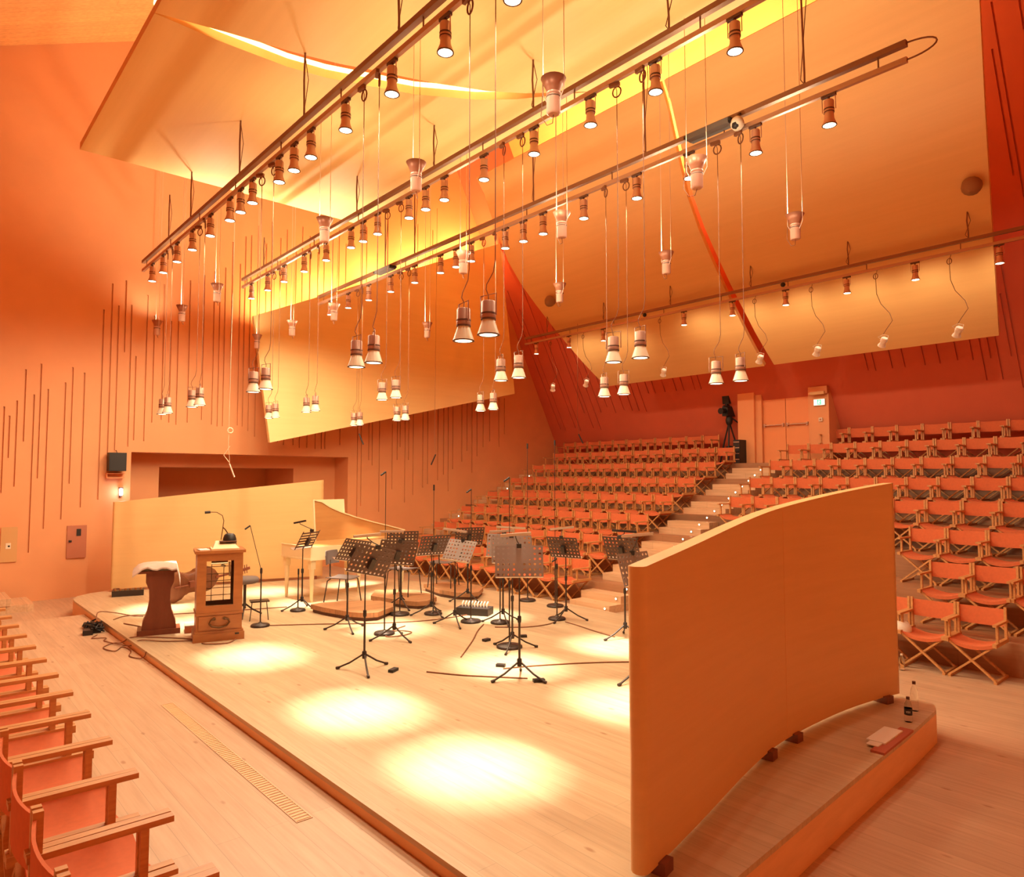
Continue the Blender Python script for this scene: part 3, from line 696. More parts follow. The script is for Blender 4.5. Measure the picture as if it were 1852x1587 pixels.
def music_stand(x, y, h, deg, tilt, mat, label, rot=0., base=SZ, me=None, legs=0.):
    ang = facing(x, y, deg)
    o = thing('music_stand', label, 'music stand', (x, y, base), ang, 'music stands on the stage')
    zt = h-.135
    MB().tube([(0, 0, .16), (0, 0, .62)], .0125, 8).build('pole', 'blackmetal', o)
    MB().tube([(0, 0, .60), (0, 0, zt)], .008, 8).build('inner_pole', 'blackmetal', o)
    MB().lathe([(.018, .58), (.02, .60), (.02, .64), (.015, .65)], 8).build('clamp', 'black', o); MB().lathe([(.024, .13), (.026, .15), (.026, .2), (.02, .21)], 8).build('leg_hub', 'black', o)
    for k in range(3):
        a = legs+k*2*PI/3+.4
        b = MB(); b.tube([(.02*math.cos(a), .02*math.sin(a), .17), (.17*math.cos(a), .17*math.sin(a), .075), (.31*math.cos(a), .31*math.sin(a), .014)], .0105, 6); b.tube([(.285*math.cos(a), .285*math.sin(a), .02), (.325*math.cos(a), .325*math.sin(a), .012)], .016, 6)
        b.build('leg', 'blackmetal', o)
    R = Matrix.Translation((0, 0, h-.15)) @ Matrix.Rotation(-math.radians(tilt), 4, 'Y') @ Matrix.Rotation(rot, 4, 'X')
    dk = link('desk', me or DM[mat], o); dk.matrix_local = R
    q = Matrix.Rotation(ang, 4, 'Z') @ R @ Vector((0, 0, .335)); music_stand.top = (x+q.x, y+q.y, base+q.z)
    lp = link('lip', LIP, dk)
    b = MB(); b.box(-.05, -.004, -.03, .03, .08, .20); b.build('bracket', 'blackmetal', dk)
    return o
STAND = {}
def stand_lamp(x, y, z, deg, label, L=.38, mat='led', on='a', tiltz=0.):
    ang = facing(x, y, deg); cx, cy, cz = STAND[on]
    o = thing('music_stand_lamp', label, 'lamp', (x, y, z), ang, 'clip-on lamps above the music stands')
    b = MB(); b.bar((0, -L/2, -tiltz), (0, L/2, tiltz), .045, .028); b.build('lamp_bar', mat, o)
    p = Matrix.Rotation(-ang, 3, 'Z') @ Vector((cx-x, cy-y, cz-z))
    b = MB(); b.tube([(0, 0, -.012), (0, 0, -.03), p*.5+Vector((-.02, 0, -.015)), p+Vector((0, 0, .02))], .006, 6); b.build('neck', 'blackmetal', o)
    b = MB(); b.box(p.x-.02, p.x+.02, p.y-.025, p.y+.025, p.z-.025, p.z+.02); b.build('clip', 'black', o)
S = [('a', 3.88, 6.86, 1.19, -152, 22, 'desk_shaded', 'dark brown perforated music stand, nearest on the left, overlapping two others', .26),
     ('b', 4.9, 7.9, 1.12, -165, 20, 'desk_shaded', 'dark perforated music stand just right of and behind the nearest left one', .12),
     ('c', 4.71, 8.81, 1.10, -140, 28, 'desk_shaded', 'dark music stand mostly hidden behind the nearest left music stand', .2),
     ('e', 6.15, 9.72, 1.08, -170, 22, 'desk_shaded', 'dark music stand hidden behind the second one from the left, on the far platform', 0),
     ('f', 6.04, 8.12, 1.05, -38, 30, 'desk', 'grey perforated music stand leaning back, left of the silver group', -.05),
     ('g', 4.94, 5.51, 1.20, 3, 16, 'desk', 'large silver-grey perforated music stand in the middle, nearest to the front', 0),
     ('h', 5.72, 6.51, 1.20, 8, 16, 'desk', 'silver perforated music stand directly behind the nearest middle one', 0),
     ('i', 6.63, 7.75, 1.10, -14, 14, 'desk', 'pale music stand showing only a white edge behind the silver pair', 0),
     ('j', 7.46, 7.29, 1.07, 150, 24, 'desk_shaded', 'dark perforated music stand between the silver pair and the right screen', 0),
     ('k', 7.2, 5.96, 1.17, 150, 24, 'desk_shaded', 'dark grey music stand close to the left edge of the curved front screen', 0),
     ('l', 5.83, 4.62, 1.14, 52, 18, 'desk', 'silver music stand mostly hidden behind the curved front screen', 0),
     ('m', 6.18, 8.91, 1.07, -150, 26, 'desk_shaded', 'dark brown music stand left of the grey leaning one, with round base beside it', 0),
     ('n', 7.36, 9.53, 1.10, -160, 24, 'desk_shaded', 'dark music stand behind the grey leaning one at the front seats', 0)]
for i, (k, x, y, h, dg, tl, mt, lab, rt) in enumerate(S):
    music_stand(x, y, h, dg, tl, mt, lab, rt, legs=[.3, 1.1, .2, .9, .5, .55, 1.3, .1, .6, .2, .0, .7, 1.][i]); STAND[k] = music_stand.top
music_stand(4.89, 10.64, 1.12, -127, 30, 'desk_shaded', 'tall dark slatted music stand beside the cream harpsichord', 0, me=SL, legs=.5); STAND['d'] = music_stand.top
LP = [(3.91, 6.88, 1.75, -165, 'silver lamp bar clipped above the nearest left dark music stand', .30, 'led', 'a', -.01),
      (4.87, 7.93, 1.685, 178, 'silver lamp bar above the dark stand right of the nearest left one', .31, 'led', 'b', 0),
      (6.01, 8.08, 1.635, -20, 'silver lamp bar above the grey leaning music stand', .35, 'led', 'f', -.02),
      (4.95, 5.58, 1.783, 5, 'silver lamp bar just above the middle silver music stands, nearest of three', .33, 'led', 'g', .012),
      (6.7, 7.66, 1.665, 5, 'thin silver lamp bar above the middle silver stands, farthest of three', .42, 'led', 'i', -.012),
      (5.86, 6.87, 1.70, 0, 'silver lamp bar above the middle silver stands, between two others', .32, 'led', 'h', .008),
      (7.5, 7.41, 1.63, 10, 'pale lamp bar above the dark stand between the silver pair and the right screen', .36, 'led', 'j', .015),
      (7.2, 5.96, 1.685, 0, 'black lamp bar above the stand close to the right screen', .32, 'black', 'k', -.01),
      (5.81, 4.63, 1.79, -10, 'silver lamp bar touching the skyline of the curved front screen', .33, 'led', 'l', .018),
      (4.86, 10.7, 1.68, -30, 'black lamp bar on top of the tall slatted music stand by the harpsichord', .2, 'black', 'd', .02)]
for x, y, z, dg, lab, L, mt, on, tz in LP: stand_lamp(x, y, z, dg, lab, L, mt, on, tz)
# microphone stands with round bases
def mic_stand(x, y, h, label, r=.13, lean=0., deg=0., boom=True, base=SZ):
    o = thing('microphone_stand', label, 'microphone stand', (x, y, base), facing(x, y, deg), 'microphone stands with round bases')
    MB().lathe([(r, 0), (r, .022), (r*.9, .034), (.03, .045), (.02, .06)], 20).build('base', 'blackmetal', o)
    MB().tube([(0, 0, .04), (0, 0, min(h, .8))], .010, 7).build('pole', 'blackmetal', o)
    if h > .85:
        MB().tube([(0, 0, .78), (0, lean, h)], .0045, 6).build('upper_pole', 'blackmetal', o)
        b = MB(); b.lathe([(.015, .74), (.017, .76), (.017, .8), (.012, .82)], 8); b.build('clutch', 'black', o)
    b = MB()
    if boom: b.tube([(0, lean, h), (.02, lean-.07, h-.05)], .012, 7)
    else: b.tube([(0, lean, h-.03), (0, lean, h+.06)], .014, 7)
    b.build('microphone', 'black', o)
mic_stand(3.91, 9.85, 1.42, 'thin microphone stand with round base right of the wooden cabinet', .13, -.16)
mic_stand(4.80, 10.59, .60, 'short microphone stand with round base beside the slatted music stand', .12, 0, 0, False)
mic_stand(4.97, 8.26, 2.18, 'microphone stand with round base among the left group of music stands', .14, 0)
mic_stand(5.84, 9.26, 1.0, 'microphone stand with round base beside the front low platform', .15, 0)
mic_stand(6.25, 8.96, 1.93, 'microphone stand with round base behind the dark brown music stand', .14, 0, 0, False)
mic_stand(6.33, 8.12, 1.93, 'microphone stand with round base under the grey leaning music stand', .15, 0)
mic_stand(6.60, 7.78, 1.5, 'microphone stand with round base left of the silver music stands', .14, 0, 0, False)
mic_stand(5.75, 6.60, 2.1, 'microphone stand with round base under the silver music stands', .16, 0)
mic_stand(8.13, 8.86, 2.63, 'very tall thin microphone stand at the back of the stage, left of a pair', .14, 0, 0, False)
mic_stand(8.12, 8.18, 2.66, 'very tall thin microphone stand at the back of the stage, right of a pair', .14, 0, 0, False)
mic_stand(7.40, 7.42, .9, 'microphone stand with round base behind the dark stand near the aisle', .13, 0)
# ------------------------------------------------------------------ harpsichord
hx = thing('harpsichord', 'cream harpsichord with raised lid at the back left of the stage', 'harpsichord', (5.15, 12.07, SZ), math.radians(5.5))
W = .97; L = 2.75
plan = [(0, 0), (0, -W), (.62, -W), (.80, -W+.03), (1.0, -W+.14), (1.25, -W+.30), (1.6, -W+.47), (2.0, -W+.60), (2.45, -W+.68), (L, -W+.70), (L, 0)]
MB().prism(plan, .70, .93).build('case', 'cream', hx)
MB().prism([(x*.985+.02, y*.96-.02) for x, y in plan], .925, .935).build('soundboard', 'creamin', hx)
b = MB(); b.box(-.01, .0, -W-.01, .01, .71, .735); b.box(-.012, .02, -W-.01, .01, .925, .94); b.build('moulding', 'cream', hx)
for x, y in ((.07, -.07), (.07, -W+.07), (1.3, -.08), (1.25, -W+.42), (2.58, -.14)):
    b = MB(); b.prism([(-.045, -.045), (.045, -.045), (.045, .045), (-.045, .045)], .55, .70, Matrix.Translation((x, y, 0)))
    b.lathe([(.022, 0), (.026, .05), (.045, .55), (.045, .56)], 8, Matrix.Translation((x, y, 0))); b.build('leg', 'cream', hx)
lid = [(.68, 0), (.68, .76), (.86, .72), (1.02, .62), (1.25, .52), (1.6, .40), (2.0, .29), (2.4, .19), (2.77, .09), (2.77, 0)]
Ml = Matrix.Translation((0, .03, .93)) @ Matrix.Rotation(math.radians(84), 4, 'X')
lo = MB().prism(lid, -.015, .0, Ml).build('lid', 'creamin', hx)
b = MB()
for i in range(1, len(lid)-2):
    p, q = lid[i], lid[i+1]; b.bar(Ml @ Vector((p[0], p[1], .006)), Ml @ Vector((q[0], q[1], .006)), .022, .022)
b.bar(Ml @ Vector((.68, 0, .006)), Ml @ Vector((.68, .76, .006)), .03, .026); b.build('lid_moulding', 'cream', lo)
MB().prism([(.72, .50), (.72, .765), (1.36, .765), (1.36, .45)], -.035, -.018, Ml).build('lid_flap', 'cream', hx)
# black shell chairs
def shell_chair(x, y, z, deg, label):
    o = thing('shell_chair', label, 'chair', (x, y, z), facing(x, y, deg), 'grey shell chairs on the stage')
    G = [[(-.20+.40*i/4, -.21+.42*j/6, .445+.015*((j-3)/3)**2-.012*i/4) for j in range(7)] for i in range(5)]
    MB().sheet(G, .014, (0, 0, -1)).build('seat', 'seatgrey', o)
    G = [[(-.235-.03*i/3+.05*((j-3)/3)**2, (-.20+.40*j/6)*(1-.12*max(0, i-2)), .66+.22*i/3) for j in range(7)] for i in range(4)]
    MB().sheet(G, .014, (-1, 0, 0)).build('backrest', 'seatgrey', o)
    b = MB(); b.tube([(-.18, .0, .42), (-.24, .0, .45), (-.245, .0, .72)], .012, 6); b.build('back_support', 'blackmetal', o)
    for sx in (-1, 1):
        for sy in (-1, 1):
            MB().tube([(sx*.14, sy*.15, .43), (sx*.17, sy*.20, .40), (sx*.23, sy*.22, 0)], .0095, 6).build('leg', 'blackmetal', o)
shell_chair(5.62, 10.68, SZ, 60, 'grey shell chair with black legs in front of the harpsichord')
shell_chair(6.5, 10.2, .41, 150, 'dark shell chair on the low platform behind the left music stands')
shell_chair(7.55, 10.5, .41, 160, 'dark shell chair on the far platform by the first seats')
# low platforms
def podium(poly, label):
    o = thing('low_platform', label, 'platform', group='low wooden platforms on the stage')
    cx = sum(p[0] for p in poly)/len(poly); cy = sum(p[1] for p in poly)/len(poly)
    MB().prism([(cx+(x-cx)*.95, cy+(y-cy)*.95) for x, y in poly], SZ, SZ+.05).build('plinth', 'dark', o)
    MB().prism(poly, SZ+.05, SZ+.12).build('deck', 'podium', o)
podium([(4.91, 10.37), (4.94, 9.98), (5.07, 9.38), (5.20, 9.16), (5.36, 9.10), (5.78, 9.35), (5.93, 9.6), (5.90, 9.95), (5.5, 10.28), (5.1, 10.4)], 'low wooden platform behind the nearest left music stands')
podium([(6.02, 10.45), (6.2, 9.62), (6.3, 9.45), (6.45, 9.42), (6.78, 9.62), (6.9, 9.9), (6.85, 10.5), (6.4, 10.95)], 'low wooden platform under the dark shell chair, middle of three')
podium([(7.42, 10.95), (7.25, 10.2), (7.3, 9.75), (7.45, 9.55), (7.62, 9.56), (8.0, 9.9), (8.12, 10.2), (8.05, 10.8)], 'low wooden platform in front of the first seats, farthest of three')
# ------------------------------------------------------------------ left stage furniture
ang = math.atan2(-.14, .54)
cb = thing('wooden_cabinet', 'upright wooden cabinet with glazed see-through front, drawer and curled handle', 'cabinet', (3.17, 9.34, SZ), ang)
w, dp = .55, .46
b = MB(); b.box(-w/2-.03, w/2+.03, 0-.03, dp+.03, 0, .10); b.box(-w/2-.015, w/2+.015, -.015, dp+.015, .10, .13); b.build('plinth', 'oakcab', cb)
b = MB(); b.box(-w/2, w/2, 0, dp, .13, .335); b.box(-w/2-.012, w/2+.012, -.012, dp+.012, .335, .36)
for x0, x1 in ((-w/2, -w/2+.11), (w/2-.11, w/2)): b.box(x0, x1, 0, .05, .36, 1.12); b.box(x0, x1, dp-.04, dp, .36, 1.12)
b.box(-w/2+.11, w/2-.11, 0, .05, .36, .45); b.box(-w/2+.11, w/2-.11, 0, .05, 1.02, 1.12); b.box(-w/2+.11, w/2-.11, dp-.04, dp, .36, .45); b.box(-w/2+.11, w/2-.11, dp-.04, dp, 1.08, 1.12)
b.box(-w/2, -w/2+.025, .05, dp-.04, .36, 1.12); b.box(w/2-.025, w/2, .05, dp-.04, .36, 1.12); b.build('body', 'oakcab', cb)
MB().box(-w/2-.03, w/2+.03, -.03, dp+.03, 1.12, 1.155).build('top_board', 'oakcab', cb)
b = MB(); b.box(-w/2+.11, w/2-.11, .022, .028, .45, 1.02); b.build('pane', 'pane', cb)
b = MB()
for i in range(2): x = -w/2+.11+(w-.22)*(.27 if i == 0 else .73); b.box(x-.004, x+.004, dp-.03, dp-.02, .45, 1.08)
for i in range(6): z = .52+.095*i; b.box(-w/2+.11, w/2-.11, dp-.03, dp-.02, z-.004, z+.004)
b.build('glazing_bars', 'brown', cb)
b = MB(); b.tube([(-.1, .14, .985), (.10, .14, .985)], .022, 8); b.tube([(.12, .14, .99), (.125, .14, .80)], .013, 6); b.tube([(.02, .14, .955), (.07, .13, .93)], .018, 6); b.build('reflector_rod', 'chrome', cb)
b = MB(); b.box(-w/2+.03, w/2-.03, -.012, 0, .15, .32); dr = b.build('drawer', 'oakcab', cb)
b = MB(); b.tube([(-.055, -.03, .285), (-.10, -.04, .275), (-.12, -.04, .235), (-.09, -.045, .195), (0, -.05, .175), (.09, -.045, .195), (.12, -.04, .235), (.10, -.04, .275), (.055, -.03, .285)], .011, 8); b.tube([(-.06, -.01, .285), (-.06, -.035, .285)], .02, 8); b.tube([(.06, -.01, .285), (.06, -.035, .285)], .02, 8); b.build('handle', 'brass', dr)
b = MB(); b.box(.19, .24, -.035, -.03, .07, .09); b.build('socket', 'black', cb)
def on_cab(x, y): c, s = math.cos(ang), math.sin(ang); return 3.17+c*x-s*y, 9.34+s*x+c*y
x, y = on_cab(.06, .2); o = thing('slanted_music_desk', 'small cream slanted desk on top of the wooden cabinet', 'desk', (x, y, SZ+1.155), ang)
MB().prism([(-.17, 0), (.17, 0), (.17, .02), (-.17, .02)], -.16, .18, Matrix.Rotation(PI/2, 4, 'X')).build('board', 'cream', o)
b = MB(); b.add([(-.15, -.12, .02), (.15, -.12, .02), (.13, .14, .10), (-.10, .14, .10), (-.15, .14, .02), (.15, .14, .02)], [(0, 1, 2, 3), (0, 3, 4), (1, 5, 2), (3, 2, 5, 4), (0, 4, 5, 1)]); b.build('slope', 'cream', o)
b = MB(); b.box(-.06, .15, .0, .12, .085, .10); b.build('ledge', 'dark', o)
x, y = on_cab(.13, .32); o = thing('desk_lamp_base', 'small black domed box on the wooden cabinet', 'box', (x, y, SZ+1.155))
b = MB(); b.lathe([(.09, 0), (.085, .12), (.07, .17), (.05, .19), (0, .20)], 16); b.build('body', 'black', o)
x, y = on_cab(-.2, .14); o = MB().box(-.06, .06, -.09, .09, 0, .012).build('paper_sheet', 'paper'); o.location = (x, y, SZ+1.156); o.rotation_euler = (0, 0, ang+.2); tag(o, 'white paper on the left of the wooden cabinet top', 'paper')
x, y = on_cab(.05, .42); o = thing('gooseneck_microphone', 'gooseneck microphone bending left above the wooden cabinet', 'microphone', (x, y, SZ+1.155), ang)
b = MB(); b.tube([(.1, 0, 0), (.08, 0, .16), (.03, 0, .24), (0, 0, .27)], .009, 6); b.tube([(-.02, 0, .1), (.0, 0, .27), (.01, 0, .36), (-.01, 0, .43), (-.08, 0, .475), (-.17, 0, .48)], .006, 6); b.build('gooseneck', 'brass', o)
b = MB(); b.tube([(-.16, 0, .48), (-.23, 0, .475)], .018, 8); b.build('capsule', 'black', o)
# brown pedestal with cloth
pd = thing('pedestal', 'dark brown flared wooden pedestal at the left of the stage', 'pedestal', (2.72, 10.36, SZ), ang)
MB().box(-.26, .26, -.16, .16, 0, .07).build('base', 'brown', pd)
prof = [(-.21, .07), (-.20, .16), (-.15, .30), (-.125, .45), (-.13, .60), (-.17, .70), (-.17, .82)]
MB().prism(prof+[(-x, z) for x, z in prof[::-1]], -.13, .13, Matrix.Rotation(PI/2, 4, 'X')).build('column', 'brown', pd)
MB().box(-.27, .20, -.17, .17, .82, .85).build('top', 'brown', pd)
ck = thing('draped_cloth', 'pale grey cloth draped over the brown pedestal, hanging down its right side', 'cloth', (2.72, 10.36, SZ+.85), ang)
G = []
for i in range(9):
    row = []
    for j in range(13):
        t = j/12; x = -.33+.70*t; yy = -.22+.44*i/8
        z = .05+.05*math.sin(PI*min(1, t*1.1))+.012*math.sin(9*t+i)
        if x > .2: z -= (x-.2)*1.7*(.55+.45*math.sin(i*.8+.6)**2); x = .2+(x-.2)*.28
        if x < -.26: z -= (-.26-x)*.7
        if i in (0, 8): z -= .05+.02*math.sin(j*1.7)
        row.append((x, yy, z))
    G.append(row)
MB().sheet(G, .018, (0, 0, -1)).build('fabric', 'cloth', ck)
o = thing('flat_box', 'low pale box on the stage floor beside the pedestal foot', 'box', (3.16, 10.16, SZ), ang)
MB().box(-.16, .17, -.14, .14, .0, .085).build('body', 'redbox', o); MB().box(-.165, .175, -.145, .145, .085, .10).build('lid', 'cloth', o)
# cello lying on its side
cl = thing('cello', 'brown cello lying on its side between pedestal and cabinet', 'cello', (3.78, 12.62, SZ+.325), math.radians(9))
out = []
for k in range(40):
    t = k/39; a = PI*t
    out.append(t)
def bout(t):  # half width along the body length 0..1
    pts = [(0, .02), (.03, .13), (.10, .19), (.20, .21), (.30, .19), (.38, .145), (.46, .125), (.54, .13), (.60, .155), (.70, .168), (.82, .16), (.92, .12), (.97, .06), (1, .03)]
    for (a, x), (b_, y) in zip(pts, pts[1:]):
        if a <= t <= b_: s = (t-a)/(b_-a); s = s*s*(3-2*s); return x+(y-x)*s
    return .02
N = 32; pl = [1.3*(-.37+.74*i/N) for i in range(N+1)]; pl = [(x, 1.3*bout(i/N)) for i, x in enumerate(pl)]
pl = pl+[(x, -y) for x, y in pl[::-1]]
Mc = Matrix.Rotation(math.radians(98), 4, 'X') @ Matrix.Rotation(math.radians(8), 4, 'Z')
MB().prism(pl, -.055, .055, Mc).build('ribs', 'cello', cl)
for s in (1, -1):
    b = MB(); vs = []; fs = []
    R = [(1., 0), (.9, .012), (.6, .028), (0.05, .036)]
    for sc, zz in R: vs += [Mc @ Vector((x*sc, y*sc, s*(.055+zz))) for x, y in pl]
    n = len(pl)
    for r in range(3):
        for k in range(n): q = (r*n+k, r*n+(k+1) % n, (r+1)*n+(k+1) % n, (r+1)*n+k); fs.append(q if s > 0 else q[::-1])
    b.add(vs, fs, True); b.build('belly' if s > 0 else 'back', 'cello', cl)
b = MB(); b.bar(Mc @ Vector((.42, 0, .075)), Mc @ Vector((.90, 0, .06)), .04, .035); b.build('neck', 'brown', cl)
b = MB(); b.bar(Mc @ Vector((.90, 0, .06)), Mc @ Vector((1.07, 0, .03)), .04, .05)
for k in range(3): b.tube([Mc @ Vector((.93+.04*k, -.08, .05)), Mc @ Vector((.93+.04*k, .08, .05))], .008, 5)
b.build('pegbox', 'brown', cl)
b = MB(); b.box(-.04, .04, -.05, .05, .08, .15, Mc @ Matrix.Translation((-.02, 0, 0))); b.bar(Mc @ Vector((-.3, 0, .1)), Mc @ Vector((-.08, 0, .13)), .05, .012); b.build('bridge', 'brown', cl)
# stool, flap stand
so = thing('padded_stool', 'grey padded stool behind the right edge of the cabinet', 'stool', (4.0, 10.7, SZ), ang)
MB().lathe([(.16, .50), (.20, .52), (.205, .56), (.18, .59), (0, .60)], 20).build('cushion', 'seatgrey', so)
MB().tube([(0, 0, .12), (0, 0, .51)], .022, 8).build('column', 'blackmetal', so)
for k in range(3):
    a = k*2*PI/3+.3; MB().tube([(0, 0, .2), (.12*math.cos(a), .12*math.sin(a), .1), (.27*math.cos(a), .27*math.sin(a), .012)], .014, 6).build('leg', 'blackmetal', so)
MB().tube([(-.1, -.02, .585), (-.10, -.02, .7)], .03, 8).build('knob', 'black', so)
ft = thing('flat_tray_stand', 'low dark tray on thin legs left of the bright floor patch behind the stool', 'stand', (4.05, 10.25, SZ), ang)
MB().box(-.13, .13, -.1, .1, .28, .30).build('tray', 'blackmetal', ft)
for sx in (-1, 1): MB().tube([(sx*.10, 0, .28), (sx*.13, 0, 0)], .007, 6).build('leg', 'blackmetal', ft)
# ------------------------------------------------------------------ boxes, cables on the stage
sb = thing('stage_cable_box', 'black stage cable box with a row of white plugs behind the grey music stand', 'stage box', (6.74, 8.55, SZ), facing(6.7, 8.5, 70))
MB().box(-.26, .26, -.13, .13, 0, .11).build('case', 'black', sb)
b = MB()
for i in range(9): b.tube([(-.2+.05*i, 0, .11), (-.2+.05*i, .0, .16), (-.19+.05*i, .03, .19)], .012, 6)
b.build('plugs', 'alu_white', sb)
rk = thing('small_mixer_rack', 'small dark rack lying on the stage by the back screen, far left', 'rack', (3.15, 14.0, SZ), ang)
MB().box(-.25, .25, -.12, .12, 0, .10).build('case', 'blackmetal', rk)
b = MB()
for i in range(6): b.tube([(-.2+.08*i, -.05, .10), (-.2+.08*i, -.05, .13)], .02, 6)
b.build('knobs', 'oakcab', rk)
def cab(pts, lab, r=.008, mat='cable'):
    P = [Vector(p) for p in pts]; Q = []
    for i in range(len(P)-1):
        p0, p1, p2, p3 = P[max(0, i-1)], P[i], P[i+1], P[min(len(P)-1, i+2)]
        for k in range(5):
            t = k/5; Q.append(.5*((2*p1)+(p2-p0)*t+(2*p0-5*p1+4*p2-p3)*t*t+(3*p1-p0-3*p2+p3)*t**3))
    Q.append(P[-1]); b = MB(); b.tube(Q, r, 5); return tag(b.build('floor_cable', mat), lab, 'cable', 'dark cables on the floor')
s = SZ+.008
cab([(5.0, 6.6, s), (5.6, 7.15, s), (6.0, 7.55, s), (6.35, 7.85, s)], 'dark cable running from the left front stand to the middle round bases')
cab([(4.35, 6.35, s), (4.55, 6.0, s), (4.75, 5.75, s), (5.0, 5.45, s)], 'dark cable between the two nearest music stands')
cab([(5.05, 5.9, s), (5.4, 5.75, s), (6.0, 5.4, s), (6.6, 4.9, s), (7.0, 4.3, s)], 'dark cable from the middle stands towards the curved front screen')
cab([(7.35, 7.2, s), (7.3, 6.9, s), (7.2, 6.45, s), (7.15, 6.1, s)], 'dark cable between the two dark stands near the right screen')
cab([(4.0, 9.8, s), (4.6, 9.4, s), (5.2, 8.95, s), (5.9, 8.6, s), (6.6, 8.55, s)], 'long dark cable from the thin microphone stand to the cable box')
cab([(4.95, 8.25, s), (5.2, 8.3, s), (5.3, 8.1, s), (5.1, 8.0, s), (4.9, 8.1, s), (5.15, 8.35, s), (5.45, 8.5, s)], 'curled dark cable around the left round microphone base')
cab([(6.35, 7.6, s), (6.7, 7.3, s), (7.1, 7.25, s), (7.4, 7.4, s)], 'dark cable behind the silver music stands')
cab([(2.45, 11.7, s), (2.7, 11.9, s), (3.2, 11.6, s), (3.9, 11.3, s), (4.8, 11.0, s)], 'dark cable crossing the far left stage behind the pedestal')
cab([(2.5, 11.3, s), (2.6, 11.0, s), (2.68, 10.7, s), (2.7, 10.5, s)], 'dark cable leading from the stage edge to the pedestal')
cab([(2.95, 9.55, s), (2.85, 9.75, s), (2.55, 10.1, s), (2.36, 10.25, s), (2.28, 10.4, PZ+.02), (2.2, 10.5, PZ+.01), (2.05, 10.3, PZ+.01), (2.12, 10.0, PZ+.01), (2.25, 10.2, PZ+.01), (2.28, 9.9, PZ+.01), (2.2, 9.6, PZ+.01), (2.28, 9.35, PZ+.02), (2.31, 9.3, s)], 'looped dark cable hanging over the stage edge in front of the pedestal', .007)
cab([(3.0, 9.5, s), (2.8, 9.6, s), (2.6, 9.75, s), (2.4, 10.0, s), (2.3, 10.1, PZ+.03), (2.15, 10.7, PZ+.01), (2.2, 10.9, PZ+.01), (2.05, 11.0, PZ+.01), (2.15, 11.2, PZ+.01)], 'dark cable looping along the foot of the stage edge', .007)
cab([(3.35, 9.25, s), (3.2, 9.1, s), (3.0, 9.2, s), (2.95, 9.3, s)], 'short dark cable in front of the wooden cabinet')
cp = thing('cable_pile', 'tangled heap of black cables and adapters at the foot of the left stage edge', 'cable heap', (2.2, 11.6, PZ))
b = MB(); rnd = random.Random(3)
for k in range(9):
    P = [(rnd.uniform(-.12, .08), rnd.uniform(-.35, .35), rnd.uniform(.01, .12)) for _ in range(6)]; b.tube(P, .012, 5)
b.build('cables', 'black', cp)
b = MB()
for x, y, z in ((-.10, -.25, 0), (.0, -.12, 0), (.03, .05, .0), (-.06, .25, 0)): b.box(x-.06, x+.06, y-.09, y+.09, z, z+.06+.03*rnd.random(), Matrix.Rotation(rnd.uniform(-.2, .2), 4, 'Z'))
b.build('adapters', 'black', cp)
cab([(2.24, 11.75, PZ+.1), (2.3, 11.95, SZ+.1), (2.5, 11.95, SZ+.07), (2.75, 11.8, s), (2.85, 11.7, s)], 'black cable arching from the cable heap up onto the stage')
for i, (x, y, w_) in enumerate([(5.02, 5.3, .12), (5.1, 6.0, .10), (4.1, 6.62, .12), (5.75, 7.05, .10), (6.25, 6.9, .1)]):
    o = MB().box(-w_/2, w_/2, -.03, .03, 0, .03).build('cable_connector', 'black'); o.location = (x, y, SZ); o.rotation_euler = (0, 0, random.uniform(-1, 1))
    tag(o, 'small black inline connector %s' % ['at the foot of the nearest middle music stand', 'between the silver music stands', 'by the nearest left music stand foot', 'left of the middle round base', 'right behind the silver stands'][i], 'connector', 'black inline connectors on the stage')
# ------------------------------------------------------------------ right of the front screen
def bottle(x, y, z, label, dark=False, hgt=.21, cap='dark'):
    o = thing('water_bottle', label, 'bottle', (x, y, z), facing(x, y, 0))
    k = hgt/.21
    MB().lathe([(.026, 0), (.031, .006), (.031, .06*k), (.029, .07*k), (.031, .08*k), (.031, .12*k), (.024, .155*k), (.013, .18*k), (.013, .195*k)], 16).build('body', 'clear', o)
    MB().lathe([(.015, .19*k), (.015, .21*k)], 10).build('cap', cap, o)
    if dark:
        lb = MB().lathe([(.0318, .06*k), (.0318, .115*k)], 16, cap=False).build('wrapper', 'black', o)
        b = MB()
        # pale lettering strokes on the wrapper: V, O, X like marks too small to read
        X = .0326; zc = .088*k
        def st(y0, z0, y1, z1): b.bar((X, y0, zc+z0), (X, y1, zc+z1), .0022, .0012, (1, 0, 0))
        st(-.016, .008, -.012, -.008); st(-.008, .008, -.012, -.008); st(-.003, .007, -.003, -.007); st(-.003, .007, .003, .007); st(.003, .007, .003, -.007); st(-.003, -.007, .003, -.007); st(.008, .008, .015, -.008); st(.015, .008, .008, -.008)
        b.build('lettering', 'paper', lb)
bottle(6.60, 2.35, SZ, 'clear water bottle with a black wrapper on the stage end beside the screen', True)
bottle(6.95, 2.42, SZ, 'clear water bottle without wrapper behind the black-wrapped one', False, .26)
bottle(9.45, 3.42, 0, 'small clear water bottle on the floor beside the first right-hand chair', False, .2, 'alu_white')
bk = thing('page_shadow', 'thin red-brown strip added as the shaded edge of the open pages', 'page_shadow', (6.0, 2.26, SZ), math.radians(3))  # strip painted red-brown to stand in for shade along the pages
MB().box(-.34, .36, -.05, .05, 0, .018).build('shadow_strip', 'page_shade', bk)
bp = thing('sheet_music', 'pale open sheet music lying at the stage end', 'sheet music', (6.02, 2.31, SZ+.018), math.radians(2))
